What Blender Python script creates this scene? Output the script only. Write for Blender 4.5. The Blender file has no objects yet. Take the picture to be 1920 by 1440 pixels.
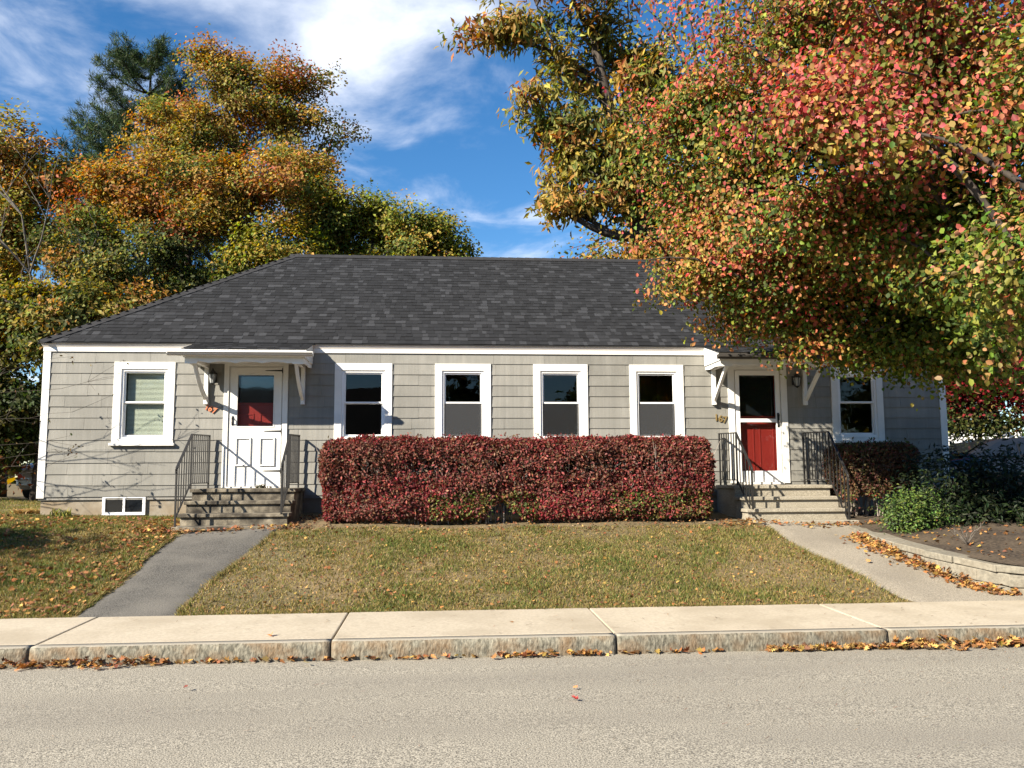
import bpy, math, random
import numpy as np
from mathutils import Vector, Matrix

random.seed(11)
RNG = np.random.default_rng(11)
scene = bpy.context.scene
COL = scene.collection

# ------------------------------------------------------------------ camera
YAW, PITCH, ROLL, FPX = 0.08195, 0.10607, -0.00557, 1624.2
cam_d = bpy.data.cameras.new("camera")
cam = bpy.data.objects.new("camera", cam_d)
COL.objects.link(cam)
cam_d.sensor_fit = 'HORIZONTAL'
cam_d.sensor_width = 36.0
cam_d.lens = 36.0 * FPX / 1920.0
cam_d.clip_start = 0.05
cam_d.clip_end = 3000
fw = Vector((math.sin(YAW)*math.cos(PITCH), math.cos(YAW)*math.cos(PITCH), math.sin(PITCH)))
rt = Vector((math.cos(YAW), -math.sin(YAW), 0))
up = rt.cross(fw)
c_, s_ = math.cos(ROLL), math.sin(ROLL)
rt2, up2 = c_*rt + s_*up, -s_*rt + c_*up
M = Matrix(((rt2.x, up2.x, -fw.x, 0), (rt2.y, up2.y, -fw.y, 0), (rt2.z, up2.z, -fw.z, 1.6), (0, 0, 0, 1)))
cam.matrix_world = M
scene.camera = cam

# ------------------------------------------------------------------ sun and sky
TO_SUN = Vector((-1.37, -0.96, 1.03)).normalized()
SUN_EL = math.asin(TO_SUN.z)
SUN_AZ = math.atan2(TO_SUN.x, TO_SUN.y)
sun_d = bpy.data.lights.new("sun", 'SUN')
sun_d.energy = 5.0
sun_d.angle = math.radians(0.53)
sun_d.color = (1.0, 0.90, 0.74)
sun = bpy.data.objects.new("sun", sun_d)
COL.objects.link(sun)
sun.rotation_euler = TO_SUN.to_track_quat('Z', 'Y').to_euler()
sun.location = (-20, -15, 30)

world = bpy.data.worlds.new("World")
scene.world = world
world.use_nodes = True
wt = world.node_tree
wt.nodes.clear()
def wn(t, **k):
    n = wt.nodes.new(t)
    for a, b in k.items():
        setattr(n, a, b)
    return n
sky = wn('ShaderNodeTexSky')
sky.sky_type = 'NISHITA'
sky.sun_disc = False
sky.sun_elevation = SUN_EL
sky.sun_rotation = SUN_AZ % (2*math.pi)
sky.air_density = 1.0
sky.dust_density = 0.05
sky.altitude = 600
sky.ozone_density = 3.0
hsv = wn('ShaderNodeHueSaturation')
hsv.inputs['Saturation'].default_value = 1.27
wt.links.new(sky.outputs[0], hsv.inputs['Color'])
tc = wn('ShaderNodeTexCoord')
sep = wn('ShaderNodeSeparateXYZ')
wt.links.new(tc.outputs['Generated'], sep.inputs[0])
zc = wn('ShaderNodeMath', operation='MAXIMUM'); zc.inputs[1].default_value = 0.06
wt.links.new(sep.outputs[2], zc.inputs[0])
dx = wn('ShaderNodeMath', operation='DIVIDE'); dy = wn('ShaderNodeMath', operation='DIVIDE')
wt.links.new(sep.outputs[0], dx.inputs[0]); wt.links.new(zc.outputs[0], dx.inputs[1])
wt.links.new(sep.outputs[1], dy.inputs[0]); wt.links.new(zc.outputs[0], dy.inputs[1])
cmb = wn('ShaderNodeCombineXYZ')
wt.links.new(dx.outputs[0], cmb.inputs[0]); wt.links.new(dy.outputs[0], cmb.inputs[1])
CLOUD_OFF = (-17.72, 1.80, 2.54)
mp = wn('ShaderNodeMapping'); mp.inputs['Location'].default_value = CLOUD_OFF
mp.inputs['Scale'].default_value = (1.0, 0.75, 1.0)
wt.links.new(cmb.outputs[0], mp.inputs['Vector'])
n1 = wn('ShaderNodeTexNoise'); n1.inputs['Scale'].default_value = 0.75; n1.inputs['Detail'].default_value = 2
n2 = wn('ShaderNodeTexNoise'); n2.inputs['Scale'].default_value = 2.7; n2.inputs['Detail'].default_value = 9
n2.inputs['Roughness'].default_value = 0.58
n2.inputs['Distortion'].default_value = 0.35
wt.links.new(mp.outputs[0], n1.inputs['Vector']); wt.links.new(mp.outputs[0], n2.inputs['Vector'])
ad = wn('ShaderNodeMath', operation='MULTIPLY_ADD'); ad.inputs[1].default_value = 0.55
wt.links.new(n2.outputs[0], ad.inputs[0]); wt.links.new(n1.outputs[0], ad.inputs[2])
cr = wn('ShaderNodeMapRange'); cr.inputs['From Min'].default_value = 0.81; cr.inputs['From Max'].default_value = 1.12
cr.interpolation_type = 'SMOOTHSTEP'
wt.links.new(ad.outputs[0], cr.inputs['Value'])
cmx = wn('ShaderNodeMixRGB'); cmx.inputs['Color2'].default_value = (7.2, 7.5, 8.2, 1)
wt.links.new(cr.outputs[0], cmx.inputs['Fac']); wt.links.new(hsv.outputs[0], cmx.inputs['Color1'])
bg = wn('ShaderNodeBackground'); bg.inputs['Strength'].default_value = 0.066
wt.links.new(cmx.outputs[0], bg.inputs['Color'])
wo = wn('ShaderNodeOutputWorld')
wt.links.new(bg.outputs[0], wo.inputs[0])

vs = scene.view_settings
vs.view_transform = 'Standard'
vs.look = 'None'
vs.exposure = 1.42
vs.gamma = 1.0
vs.use_curve_mapping = False
scene.cycles.max_bounces = 8
scene.cycles.transparent_max_bounces = 16
scene.cycles.caustics_reflective = False
scene.cycles.caustics_refractive = False
scene.cycles.use_denoising = True
scene.cycles.denoiser = 'OPENIMAGEDENOISE'
scene.cycles.denoising_input_passes = 'RGB_ALBEDO_NORMAL'
scene.cycles.denoising_prefilter = 'ACCURATE'

# ------------------------------------------------------------------ materials
def newmat(name):
    m = bpy.data.materials.new(name)
    m.use_nodes = True
    m.node_tree.nodes.clear()
    return m, m.node_tree

def N(t, ty, **k):
    n = t.nodes.new(ty)
    for a, b in k.items():
        setattr(n, a, b)
    return n

def mk(name, c1, c2=None, scale=8.0, detail=6, rough=0.8, bump=0.0, bscale=None, stretch=(1, 1, 1), spec=0.3,
       c3=None, scale3=0.6, amt3=0.5, stretch3=None, jitter=0.0, metallic=0.0, contrast=(0.35, 0.65), attr=False, bdist=0.01):
    m, t = newmat(name)
    out = N(t, 'ShaderNodeOutputMaterial'); bs = N(t, 'ShaderNodeBsdfPrincipled')
    t.links.new(bs.outputs[0], out.inputs[0])
    bs.inputs['Roughness'].default_value = rough
    bs.inputs['Metallic'].default_value = metallic
    bs.inputs['Specular IOR Level'].default_value = spec
    geo = N(t, 'ShaderNodeNewGeometry')
    mpn = N(t, 'ShaderNodeMapping'); mpn.inputs['Scale'].default_value = stretch
    t.links.new(geo.outputs['Position'], mpn.inputs['Vector'])
    nz = N(t, 'ShaderNodeTexNoise'); nz.inputs['Scale'].default_value = scale; nz.inputs['Detail'].default_value = detail
    t.links.new(mpn.outputs[0], nz.inputs['Vector'])
    if attr:
        at = N(t, 'ShaderNodeAttribute'); at.attribute_name = 'col'
        mr = N(t, 'ShaderNodeMapRange'); mr.inputs['To Min'].default_value = 0.72; mr.inputs['To Max'].default_value = 1.28
        mr.inputs['From Min'].default_value = 0.3; mr.inputs['From Max'].default_value = 0.7
        t.links.new(nz.outputs[0], mr.inputs['Value'])
        mu = N(t, 'ShaderNodeVectorMath', operation='SCALE')
        t.links.new(at.outputs['Color'], mu.inputs[0]); t.links.new(mr.outputs[0], mu.inputs['Scale'])
        col = mu.outputs[0]
    else:
        rp = N(t, 'ShaderNodeMapRange')
        rp.inputs['From Min'].default_value = contrast[0]; rp.inputs['From Max'].default_value = contrast[1]
        t.links.new(nz.outputs[0], rp.inputs['Value'])
        mx = N(t, 'ShaderNodeMixRGB')
        mx.inputs[1].default_value = (*c1, 1); mx.inputs[2].default_value = (*(c2 or c1), 1)
        t.links.new(rp.outputs[0], mx.inputs[0])
        col = mx.outputs[0]
    if c3:
        nb = N(t, 'ShaderNodeTexNoise'); nb.inputs['Scale'].default_value = scale3; nb.inputs['Detail'].default_value = 5
        mp3 = N(t, 'ShaderNodeMapping'); mp3.inputs['Scale'].default_value = stretch3 or (1, 1, 1)
        t.links.new(geo.outputs['Position'], mp3.inputs['Vector']); t.links.new(mp3.outputs[0], nb.inputs['Vector'])
        r3 = N(t, 'ShaderNodeMapRange'); r3.inputs['From Min'].default_value = 0.42; r3.inputs['From Max'].default_value = 0.68
        r3.inputs['To Max'].default_value = amt3
        t.links.new(nb.outputs[0], r3.inputs['Value'])
        m3 = N(t, 'ShaderNodeMixRGB'); m3.inputs[2].default_value = (*c3, 1)
        t.links.new(r3.outputs[0], m3.inputs[0]); t.links.new(col, m3.inputs[1])
        col = m3.outputs[0]
    if jitter:
        oi = N(t, 'ShaderNodeObjectInfo')
        rr = N(t, 'ShaderNodeMapRange'); rr.inputs['To Min'].default_value = 1-jitter; rr.inputs['To Max'].default_value = 1+jitter
        t.links.new(oi.outputs['Random'], rr.inputs['Value'])
        sc_ = N(t, 'ShaderNodeVectorMath', operation='SCALE')
        t.links.new(col, sc_.inputs[0]); t.links.new(rr.outputs[0], sc_.inputs['Scale'])
        col = sc_.outputs[0]
    t.links.new(col, bs.inputs['Base Color'])
    if bump:
        nb2 = N(t, 'ShaderNodeTexNoise'); nb2.inputs['Scale'].default_value = bscale or scale; nb2.inputs['Detail'].default_value = 6
        t.links.new(mpn.outputs[0], nb2.inputs['Vector'])
        bp = N(t, 'ShaderNodeBump'); bp.inputs['Strength'].default_value = bump; bp.inputs['Distance'].default_value = bdist
        t.links.new(nb2.outputs[0], bp.inputs['Height']); t.links.new(bp.outputs[0], bs.inputs['Normal'])
    return m

def leafmat(name, trans=0.35, rough=0.55, spec=0.18):
    m, t = newmat(name)
    out = N(t, 'ShaderNodeOutputMaterial'); bs = N(t, 'ShaderNodeBsdfPrincipled')
    at = N(t, 'ShaderNodeAttribute'); at.attribute_name = 'col'
    bs.inputs['Roughness'].default_value = rough
    bs.inputs['Specular IOR Level'].default_value = spec
    t.links.new(at.outputs['Color'], bs.inputs['Base Color'])
    tr = N(t, 'ShaderNodeBsdfTranslucent')
    br = N(t, 'ShaderNodeHueSaturation'); br.inputs['Value'].default_value = 1.35; br.inputs['Saturation'].default_value = 1.15
    t.links.new(at.outputs['Color'], br.inputs['Color']); t.links.new(br.outputs[0], tr.inputs['Color'])
    mx = N(t, 'ShaderNodeMixShader'); mx.inputs[0].default_value = trans
    t.links.new(bs.outputs[0], mx.inputs[1]); t.links.new(tr.outputs[0], mx.inputs[2]); t.links.new(mx.outputs[0], out.inputs[0])
    return m

def glassmat(name, tint=(1, 1, 1), boost=1.0):
    m, t = newmat(name)
    out = N(t, 'ShaderNodeOutputMaterial')
    fr = N(t, 'ShaderNodeFresnel'); fr.inputs['IOR'].default_value = 1.5
    ml = N(t, 'ShaderNodeMath', operation='MULTIPLY'); ml.inputs[1].default_value = boost; ml.use_clamp = True
    t.links.new(fr.outputs[0], ml.inputs[0])
    gl = N(t, 'ShaderNodeBsdfGlossy'); gl.inputs['Roughness'].default_value = 0.005
    geo = N(t, 'ShaderNodeNewGeometry')
    nz = N(t, 'ShaderNodeTexNoise'); nz.inputs['Scale'].default_value = 2.2
    t.links.new(geo.outputs['Position'], nz.inputs['Vector'])
    bp = N(t, 'ShaderNodeBump'); bp.inputs['Strength'].default_value = 0.06; bp.inputs['Distance'].default_value = 0.02
    t.links.new(nz.outputs[0], bp.inputs['Height']); t.links.new(bp.outputs[0], gl.inputs['Normal'])
    tp = N(t, 'ShaderNodeBsdfTransparent'); tp.inputs['Color'].default_value = (*tint, 1)
    mx = N(t, 'ShaderNodeMixShader')
    inv = N(t, 'ShaderNodeMath', operation='SUBTRACT'); inv.inputs[0].default_value = 1.0
    t.links.new(geo.outputs['Backfacing'], inv.inputs[1])
    m2 = N(t, 'ShaderNodeMath', operation='MULTIPLY')
    t.links.new(ml.outputs[0], m2.inputs[0]); t.links.new(inv.outputs[0], m2.inputs[1])
    t.links.new(m2.outputs[0], mx.inputs[0]); t.links.new(tp.outputs[0], mx.inputs[1]); t.links.new(gl.outputs[0], mx.inputs[2])
    t.links.new(mx.outputs[0], out.inputs[0])
    return m

def screenmat(name, col, op):
    m, t = newmat(name)
    out = N(t, 'ShaderNodeOutputMaterial')
    df = N(t, 'ShaderNodeBsdfDiffuse'); df.inputs[0].default_value = (*col, 1)
    tp = N(t, 'ShaderNodeBsdfTransparent')
    mx = N(t, 'ShaderNodeMixShader'); mx.inputs[0].default_value = op
    t.links.new(tp.outputs[0], mx.inputs[1]); t.links.new(df.outputs[0], mx.inputs[2]); t.links.new(mx.outputs[0], out.inputs[0])
    return m

MT = {}
MT['road'] = mk('worn_asphalt', (.10, .092, .076), (.43, .395, .322), scale=98, detail=6, rough=.9, bump=.6, bscale=110, c3=(.19, .173, .145), scale3=1.0, amt3=.5, stretch3=(.22, 1.1, 1), contrast=(.37, .63))
MT['path_asphalt'] = mk('path_asphalt', (.04, .038, .034), (.14, .132, .118), scale=70, detail=7, rough=.9, bump=.8, c3=(.15, .14, .122), scale3=1.6, amt3=.7)
MT['path_conc'] = mk('path_concrete', (.165, .145, .115), (.36, .322, .26), scale=70, detail=6, rough=.9, bump=.5, c3=(.17, .15, .12), scale3=1.1, amt3=.5)
MT['sidewalk'] = mk('sidewalk_concrete', (.365, .318, .245), (.45, .393, .303), scale=34, detail=8, rough=.88, bump=.25, bscale=60, c3=(.29, .245, .178), scale3=1.7, amt3=.6, jitter=.05)
MT['granite'] = mk('kerb_granite', (.09, .085, .066), (.23, .215, .17), scale=38, detail=9, rough=.85, bump=.7, bscale=44, c3=(.19, .11, .05), scale3=5, amt3=.6, jitter=.08, stretch=(1, 1, .5), bdist=.02)
MT['granite_top'] = mk('kerb_granite_top', (.27, .245, .20), (.34, .31, .25), scale=60, detail=6, rough=.85, bump=.2)
MT['soil'] = mk('soil', (.022, .016, .011), (.08, .06, .042), scale=25, detail=8, rough=.95, bump=.9, c3=(.13, .098, .065), scale3=1.4, amt3=.5)
MT['ground'] = mk('lawn_ground', (.085, .068, .036), (.15, .122, .062), scale=16, detail=9, rough=.95, bump=.8, c3=(.18, .13, .072), scale3=.9, amt3=.8)
MT['white'] = mk('white_paint', (.68, .675, .65), (.74, .735, .71), scale=5, rough=.5, bump=.05, bscale=40, c3=(.7, .685, .64), scale3=2, amt3=.4)
MT['vinyl'] = mk('white_vinyl', (.8, .8, .8), rough=.35, spec=.5)
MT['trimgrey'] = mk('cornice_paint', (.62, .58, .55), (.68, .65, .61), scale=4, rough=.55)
MT['siding'] = mk('grey_siding', (.205, .201, .183), (.245, .239, .217), scale=7, detail=5, rough=.7, bump=.55, bscale=60, stretch=(2.2, 2.2, .06), c3=(.165, .162, .146), scale3=1.6, amt3=.7, jitter=.10, bdist=.006)
MT['siding_plain'] = mk('grey_siding_side', (.225, .217, .197), (.26, .25, .228), scale=7, rough=.7, bump=.4, bscale=60, stretch=(2.2, 2.2, .06))
MT['foundation'] = mk('foundation_concrete', (.22, .195, .155), (.30, .27, .22), scale=9, rough=.9, bump=.3, c3=(.22, .16, .095), scale3=2.0, amt3=.7)
MT['interior'] = mk('interior_plaster', (.10, .095, .09), (.12, .11, .10), scale=3, rough=.9)
MT['shingle'] = mk('roof_shingle', (.05,)*3, scale=160, detail=5, rough=.9, bump=.5, bscale=220, attr=True, spec=.2)
MT['ridge'] = mk('roof_cap', (.018, .018, .02), (.032, .032, .034), scale=120, rough=.9, bump=.4, jitter=.2)
MT['dark'] = mk('dark_underlay', (.02, .02, .02), rough=.9)
MT['gutter'] = mk('gutter_aluminium', (.72, .70, .66), (.78, .76, .72), scale=6, rough=.4)
MT['gutter_seam_shade'] = mk('gutter_seam_and_shade', (.05, .045, .04), rough=.7)  # near-black for seam strips; also stands for tree shade on the right canopy
MT['iron'] = mk('wrought_iron', (.010, .010, .010), (.018, .016, .014), scale=30, rough=.55, spec=.5)
MT['blackmetal'] = mk('black_hardware', (.012, .012, .012), rough=.4, spec=.5)
MT['reddoor'] = mk('red_door_paint', (.235, .018, .015), (.26, .022, .017), scale=4, rough=.4, spec=.4)
MT['glass'] = glassmat('window_glass', (.90, .93, .92), 1.15)
MT['screen_dark'] = screenmat('fine_insect_screen', (.03, .031, .033), .5)
MT['screen'] = screenmat('insect_screen', (.062, .064, .068), .6)
MT['blind'] = mk('blind_slat', (.72, .72, .62), rough=.6)
MT['stone_old'] = mk('weathered_step_concrete', (.10, .088, .068), (.28, .245, .185), scale=9, detail=9, rough=.92, bump=.6, bscale=50, c3=(.028, .024, .02), scale3=3.4, amt3=1.0)
MT['stone_new'] = mk('pebble_step_concrete', (.20, .178, .142), (.41, .375, .30), scale=75, detail=4, rough=.9, bump=.6, bscale=85, c3=(.22, .195, .15), scale3=3, amt3=.5)
MT['block'] = mk('wall_block', (.165, .152, .122), (.245, .225, .18), scale=20, detail=8, rough=.9, bump=.7, bscale=30, jitter=.09, c3=(.17, .14, .1), scale3=3, amt3=.5)
MT['bark'] = mk('bark', (.03, .024, .02), (.075, .062, .052), scale=14, rough=.95, bump=.8, stretch=(1, 1, .25))
MT['barkgrey'] = mk('bark_grey', (.09, .08, .07), (.17, .15, .13), scale=14, rough=.95, bump=.6, stretch=(1, 1, .3))
MT['stem'] = mk('shrub_stem', (.20, .17, .145), (.36, .31, .27), scale=22, rough=.9)
MT['leaf'] = leafmat('autumn_leaf', .38)
MT['hedgeleaf'] = leafmat('hedge_leaf', .25, .55, .2)
MT['evergreen'] = leafmat('evergreen_leaf', .15, .5, .2)
MT['litter'] = leafmat('dry_leaf', .15, .7, .15)
MT['grass'] = leafmat('grass_blade', .3, .6, .2)
MT['carsilver'] = mk('silver_car_paint', (.52, .53, .55), rough=.25, spec=.6, metallic=.4)
MT['carblack'] = mk('black_car_paint', (.012, .014, .018), rough=.12, spec=.7)
MT['carglass'] = mk('car_window', (.01, .012, .015), rough=.04, spec=.9)
MT['rubber'] = mk('tyre_rubber', (.02, .02, .02), rough=.85)
MT['chrome'] = mk('bright_metal', (.6, .6, .6), rough=.2, metallic=1)
MT['lamp'] = mk('headlamp_lens', (.7, .72, .75), rough=.1, spec=.8)
MT['brass'] = mk('brass_number', (.26, .19, .08), (.32, .23, .10), scale=20, rough=.5, metallic=.4)
MT['orange'] = mk('orange_number', (.50, .17, .08), (.55, .20, .10), scale=20, rough=.5)
MT['frosted'] = mk('lantern_glass', (.35, .37, .38), rough=.25, spec=.6)

# ------------------------------------------------------------------ mesh helpers
class MB:
    def __init__(s):
        s.v, s.f, s.c = [], [], []
    def hexa(s, p, col=None):
        b = len(s.v); s.v += [tuple(q) for q in p]
        for f in ((0, 3, 2, 1), (4, 5, 6, 7), (0, 1, 5, 4), (1, 2, 6, 5), (2, 3, 7, 6), (3, 0, 4, 7)):
            s.f.append(tuple(b+i for i in f)); s.c.append(col)
        return s
    def box(s, x0, x1, y0, y1, z0, z1, col=None):
        return s.hexa([(x0, y0, z0), (x1, y0, z0), (x1, y1, z0), (x0, y1, z0), (x0, y0, z1), (x1, y0, z1), (x1, y1, z1), (x0, y1, z1)], col)
    def poly(s, pts, col=None):
        b = len(s.v); s.v += [tuple(q) for q in pts]; s.f.append(tuple(range(b, b+len(pts)))); s.c.append(col); return s
    def prism(s, pts, d, col=None):
        """extrude polygon pts (3-D, planar) by vector d"""
        b = len(s.v); n = len(pts); d = Vector(d)
        s.v += [tuple(q) for q in pts] + [tuple(Vector(q)+d) for q in pts]
        s.f.append(tuple(range(b+n-1, b-1, -1))); s.f.append(tuple(range(b+n, b+2*n))); s.c += [col, col]
        for i in range(n):
            j = (i+1) % n
            s.f.append((b+i, b+j, b+n+j, b+n+i)); s.c.append(col)
        return s
    def tube(s, pts, rad, n=6, col=None, caps=True):
        P = [Vector(p) for p in pts]
        R = rad if hasattr(rad, '__len__') else [rad]*len(P)
        b = len(s.v)
        ref = None
        for i, p in enumerate(P):
            d = (P[min(i+1, len(P)-1)]-P[max(i-1, 0)])
            if d.length < 1e-9: d = Vector((0, 0, 1))
            d.normalize()
            if ref is None:
                ref = Vector((0, 0, 1)) if abs(d.z) < .9 else Vector((1, 0, 0))
            a = d.cross(ref).normalized(); c = d.cross(a)
            for k in range(n):
                an = 2*math.pi*(k+.5)/n
                q = p + (a*math.cos(an)+c*math.sin(an))*R[i]
                s.v.append(tuple(q))
        for i in range(len(P)-1):
            for k in range(n):
                k2 = (k+1) % n
                s.f.append((b+i*n+k, b+i*n+k2, b+(i+1)*n+k2, b+(i+1)*n+k)); s.c.append(col)
        if caps:
            s.f.append(tuple(b+k for k in range(n-1, -1, -1))); s.c.append(col)
            e = b+(len(P)-1)*n
            s.f.append(tuple(e+k for k in range(n))); s.c.append(col)
        return s

W = {}
def wloc(o):
    return W.get(o.name, Vector((0, 0, 0)))

def setprops(o, label=None, cat=None, group=None, kind=None):
    if label: o['label'] = label
    if cat: o['category'] = cat
    if group: o['group'] = group
    if kind: o['kind'] = kind
    return o

def link(o, parent, origin):
    COL.objects.link(o)
    W[o.name] = Vector(origin)
    if parent is not None:
        o.parent = parent
        o.location = Vector(origin)-wloc(parent)
    else:
        o.location = origin
    return o

def empty(name, loc, parent=None):
    o = bpy.data.objects.new(name, None)
    o.empty_display_size = 0.2
    return link(o, parent, Vector(loc))

def setcol(me, cols):
    a = me.attributes.new('col', 'FLOAT_COLOR', 'FACE')
    arr = np.ones((len(me.polygons), 4), np.float32)
    arr[:, :3] = cols
    a.data.foreach_set('color', arr.ravel())

def obj(name, mb, mat, parent=None, origin=None, smooth=False, bevel=0.0, seg=1, kind=None):
    v = np.array(mb.v, dtype=np.float64)
    if origin is None:
        lo, hi = v.min(0), v.max(0)
        origin = ((lo[0]+hi[0])/2, (lo[1]+hi[1])/2, lo[2])
    me = bpy.data.meshes.new(name)
    me.from_pydata((v-np.array(origin)).tolist(), [], mb.f)
    me.materials.append(MT[mat] if isinstance(mat, str) else mat)
    if any(c is not None for c in mb.c):
        setcol(me, np.array([c if c is not None else (.1, .1, .1) for c in mb.c], np.float32))
    if smooth:
        me.polygons.foreach_set('use_smooth', [True]*len(me.polygons))
    me.update()
    o = bpy.data.objects.new(name, me)
    link(o, parent, Vector(origin))
    if bevel:
        md = o.modifiers.new('bevel', 'BEVEL'); md.width = bevel; md.segments = seg; md.limit_method = 'ANGLE'
    if kind: o['kind'] = kind
    return o

def npmesh(name, verts, faces, mat, cols=None, parent=None, origin=(0, 0, 0), smooth=False):
    """verts (n,3) and faces (m,k) as arrays -> one mesh object"""
    me = bpy.data.meshes.new(name)
    n, m, k = len(verts), len(faces), faces.shape[1]
    me.vertices.add(n)
    me.vertices.foreach_set('co', (verts-np.array(origin)).astype(np.float32).ravel())
    me.loops.add(m*k)
    me.loops.foreach_set('vertex_index', faces.astype(np.int32).ravel())
    me.polygons.add(m)
    me.polygons.foreach_set('loop_start', np.arange(0, m*k, k, dtype=np.int32))
    try:
        me.polygons.foreach_set('loop_total', np.full(m, k, np.int32))
    except Exception:
        pass
    me.update(calc_edges=True)
    me.materials.append(MT[mat] if isinstance(mat, str) else mat)
    if cols is not None: setcol(me, cols)
    if smooth: me.polygons.foreach_set('use_smooth', [True]*m)
    o = bpy.data.objects.new(name, me)
    return link(o, parent, Vector(origin))

def copyobj(src, origin, parent, rot=None):
    c = src.copy()
    link(c, parent, Vector(origin))
    if rot is not None: c.rotation_euler = rot
    return c

# ------------------------------------------------------------------ ground profile
GY = [9.50, 13.2, 13.6, 15.3, 24, 60]
GZ = [.150, .80, .86, .98, 1.05, 1.4]
def gz(y):
    return np.interp(y, GY, GZ)
def lumps(x, y):
    return .018*np.sin(x*1.3+.7*y)+.014*np.sin(2.1*y-1.7*x+1)+.01*np.sin(3.3*x+2.2*y)

# ground sheet (lawn and yard), running to the horizon
xs = np.concatenate([[-900, -300, -120, -60, -35], np.arange(-24, 24.1, .3), [35, 60, 120, 300, 900]])
ys = np.concatenate([[-900, -200, -60, -20, -4, 0, 4, 9.44, 9.46], np.arange(9.6, 16, .2), np.arange(16, 40, 1.0), [50, 80, 160, 400, 1200]])
XX, YY = np.meshgrid(xs, ys)
ZZ = np.where(YY > 9.45, gz(YY)+lumps(XX, YY)*np.clip((YY-9.5)*1.5, 0, 1), -.08)
nx, ny = len(xs), len(ys)
V = np.stack([XX, YY, ZZ], -1).reshape(-1, 3)
ii = (np.arange(ny-1)[:, None]*nx+np.arange(nx-1)[None]).ravel()
F = np.stack([ii, ii+1, ii+nx+1, ii+nx], -1)
setprops(npmesh('ground', V, F, 'ground', smooth=True), kind='structure')

# road
rx = np.arange(-60, 60.1, 2.0); ry = np.linspace(-1.2, 7.99, 24)
XX, YY = np.meshgrid(rx, ry)
ZZ = .045*(1-((YY-3.4)/4.6)**2)-.0+lumps(XX*.5, YY*.6)*.25
ZZ = np.where(YY > 7.6, ZZ*.4, ZZ)
V = np.stack([XX, YY, ZZ-.012], -1).reshape(-1, 3)
nx, ny = len(rx), len(ry)
ii = (np.arange(ny-1)[:, None]*nx+np.arange(nx-1)[None]).ravel()
setprops(npmesh('road', V, np.stack([ii, ii+1, ii+nx+1, ii+nx], -1), 'road', smooth=True), kind='structure')

# kerb of granite stones
KX0, KSP = -3.54-2.57*3, 2.57
kerb = setprops(empty('kerb', (0.3, 8.05, 0)), kind='structure')
for i in range(9):
    a, b = KX0+KSP*i+.007, KX0+KSP*(i+1)-.007
    n = 46
    prof = [(8.14, -.05), (8.14, .1495), (8.03, .1510), (8.004, .147), (7.992, .135), (7.985, .10), (7.982, .06), (7.98, .02), (7.98, -.05)]
    vv, ff = [], []
    off = random.uniform(-.006, .006)
    for q in range(n+1):
        x = a+(b-a)*q/n
        for k, (y, z) in enumerate(prof):
            r = 0 if k < 2 else (.0015 if k == 2 else .004)
            vv.append((x, y+off+random.gauss(0, r)-(.006*math.sin(x*5+i)) * (k > 2), z+random.gauss(0, .0015)*(k in (3, 4))))
    m = len(prof)
    for q in range(n):
        for k in range(m-1):
            ff.append((q*m+k, q*m+k+1, (q+1)*m+k+1, (q+1)*m+k))
    mb = MB(); mb.v = vv; mb.f = ff+[tuple(range(m-1, -1, -1)), tuple(n*m+k for k in range(m))]; mb.c = [None]*len(mb.f)
    o = obj('kerb_stone', mb, 'granite', kerb, smooth=True)
    o.data.materials.append(MT['granite_top'])
    for p in o.data.polygons:
        if p.normal.z > .9: p.material_index = 1

# sidewalk of concrete slabs
sw = setprops(empty('sidewalk', (0.3, 8.8, .1)), kind='structure')
for i in range(9):
    a, b = KX0+KSP*i+.008, KX0+KSP*(i+1)-.008
    dz = random.uniform(-.003, .003)
    nxs = 8
    mb = MB()
    mb.hexa([(a, 8.1405, .0), (b, 8.1405, .0), (b, 9.5, .0), (a, 9.5, .0), (a, 8.1405, .153+dz), (b, 8.1405, .153+dz), (b, 9.5, .176+dz), (a, 9.5, .176+dz)])
    obj('slab', mb, 'sidewalk', sw, bevel=.010, seg=2)

# front paths (draped strips with slightly wandering edges)
def path_strip(name, mat, xl, xr, y0, y1, lift, thick=.03, n=40, edge=.02):
    mb = MB(); m = 9
    for i in range(n+1):
        y = y0+(y1-y0)*i/n
        a = np.interp(y, xl[0], xl[1])+random.gauss(0, edge); b = np.interp(y, xr[0], xr[1])+random.gauss(0, edge)
        for k in range(m+1):
            x = a+(b-a)*k/m
            z = gz(y)+lumps(x, y)*min(1, max(0, (y-9.5)*1.5))+lift-(thick if k in (0, m) else 0)
            mb.v.append((x, y, z))
    for i in range(n):
        for k in range(m):
            q = i*(m+1)+k
            mb.f.append((q, q+1, q+m+2, q+m+1)); mb.c.append(None)
    return setprops(obj(name, mb, mat, smooth=True), kind='structure')
path_strip('asphalt_path', 'path_asphalt', ([9.5, 9.7, 10.9, 11.8, 12.5, 13.3], [-3.82, -3.79, -3.78, -3.81, -3.82, -3.86]),
           ([9.5, 9.7, 10.9, 11.9, 12.6, 13.3], [-2.70, -2.75, -2.71, -2.61, -2.48, -2.38]), 9.505, 13.3, .02)
path_strip('concrete_path', 'path_conc', ([9.5, 9.7, 10.1, 10.9, 12.0, 12.9, 13.4], [5.28, 5.18, 5.13, 5.06, 5.01, 4.96, 4.9]),
           ([9.5, 9.8, 10.3, 11.1, 12.2, 13.0, 13.4], [7.4, 6.9, 6.4, 6.2, 6.24, 6.5, 6.62]), 9.505, 13.35, .022)

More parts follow.
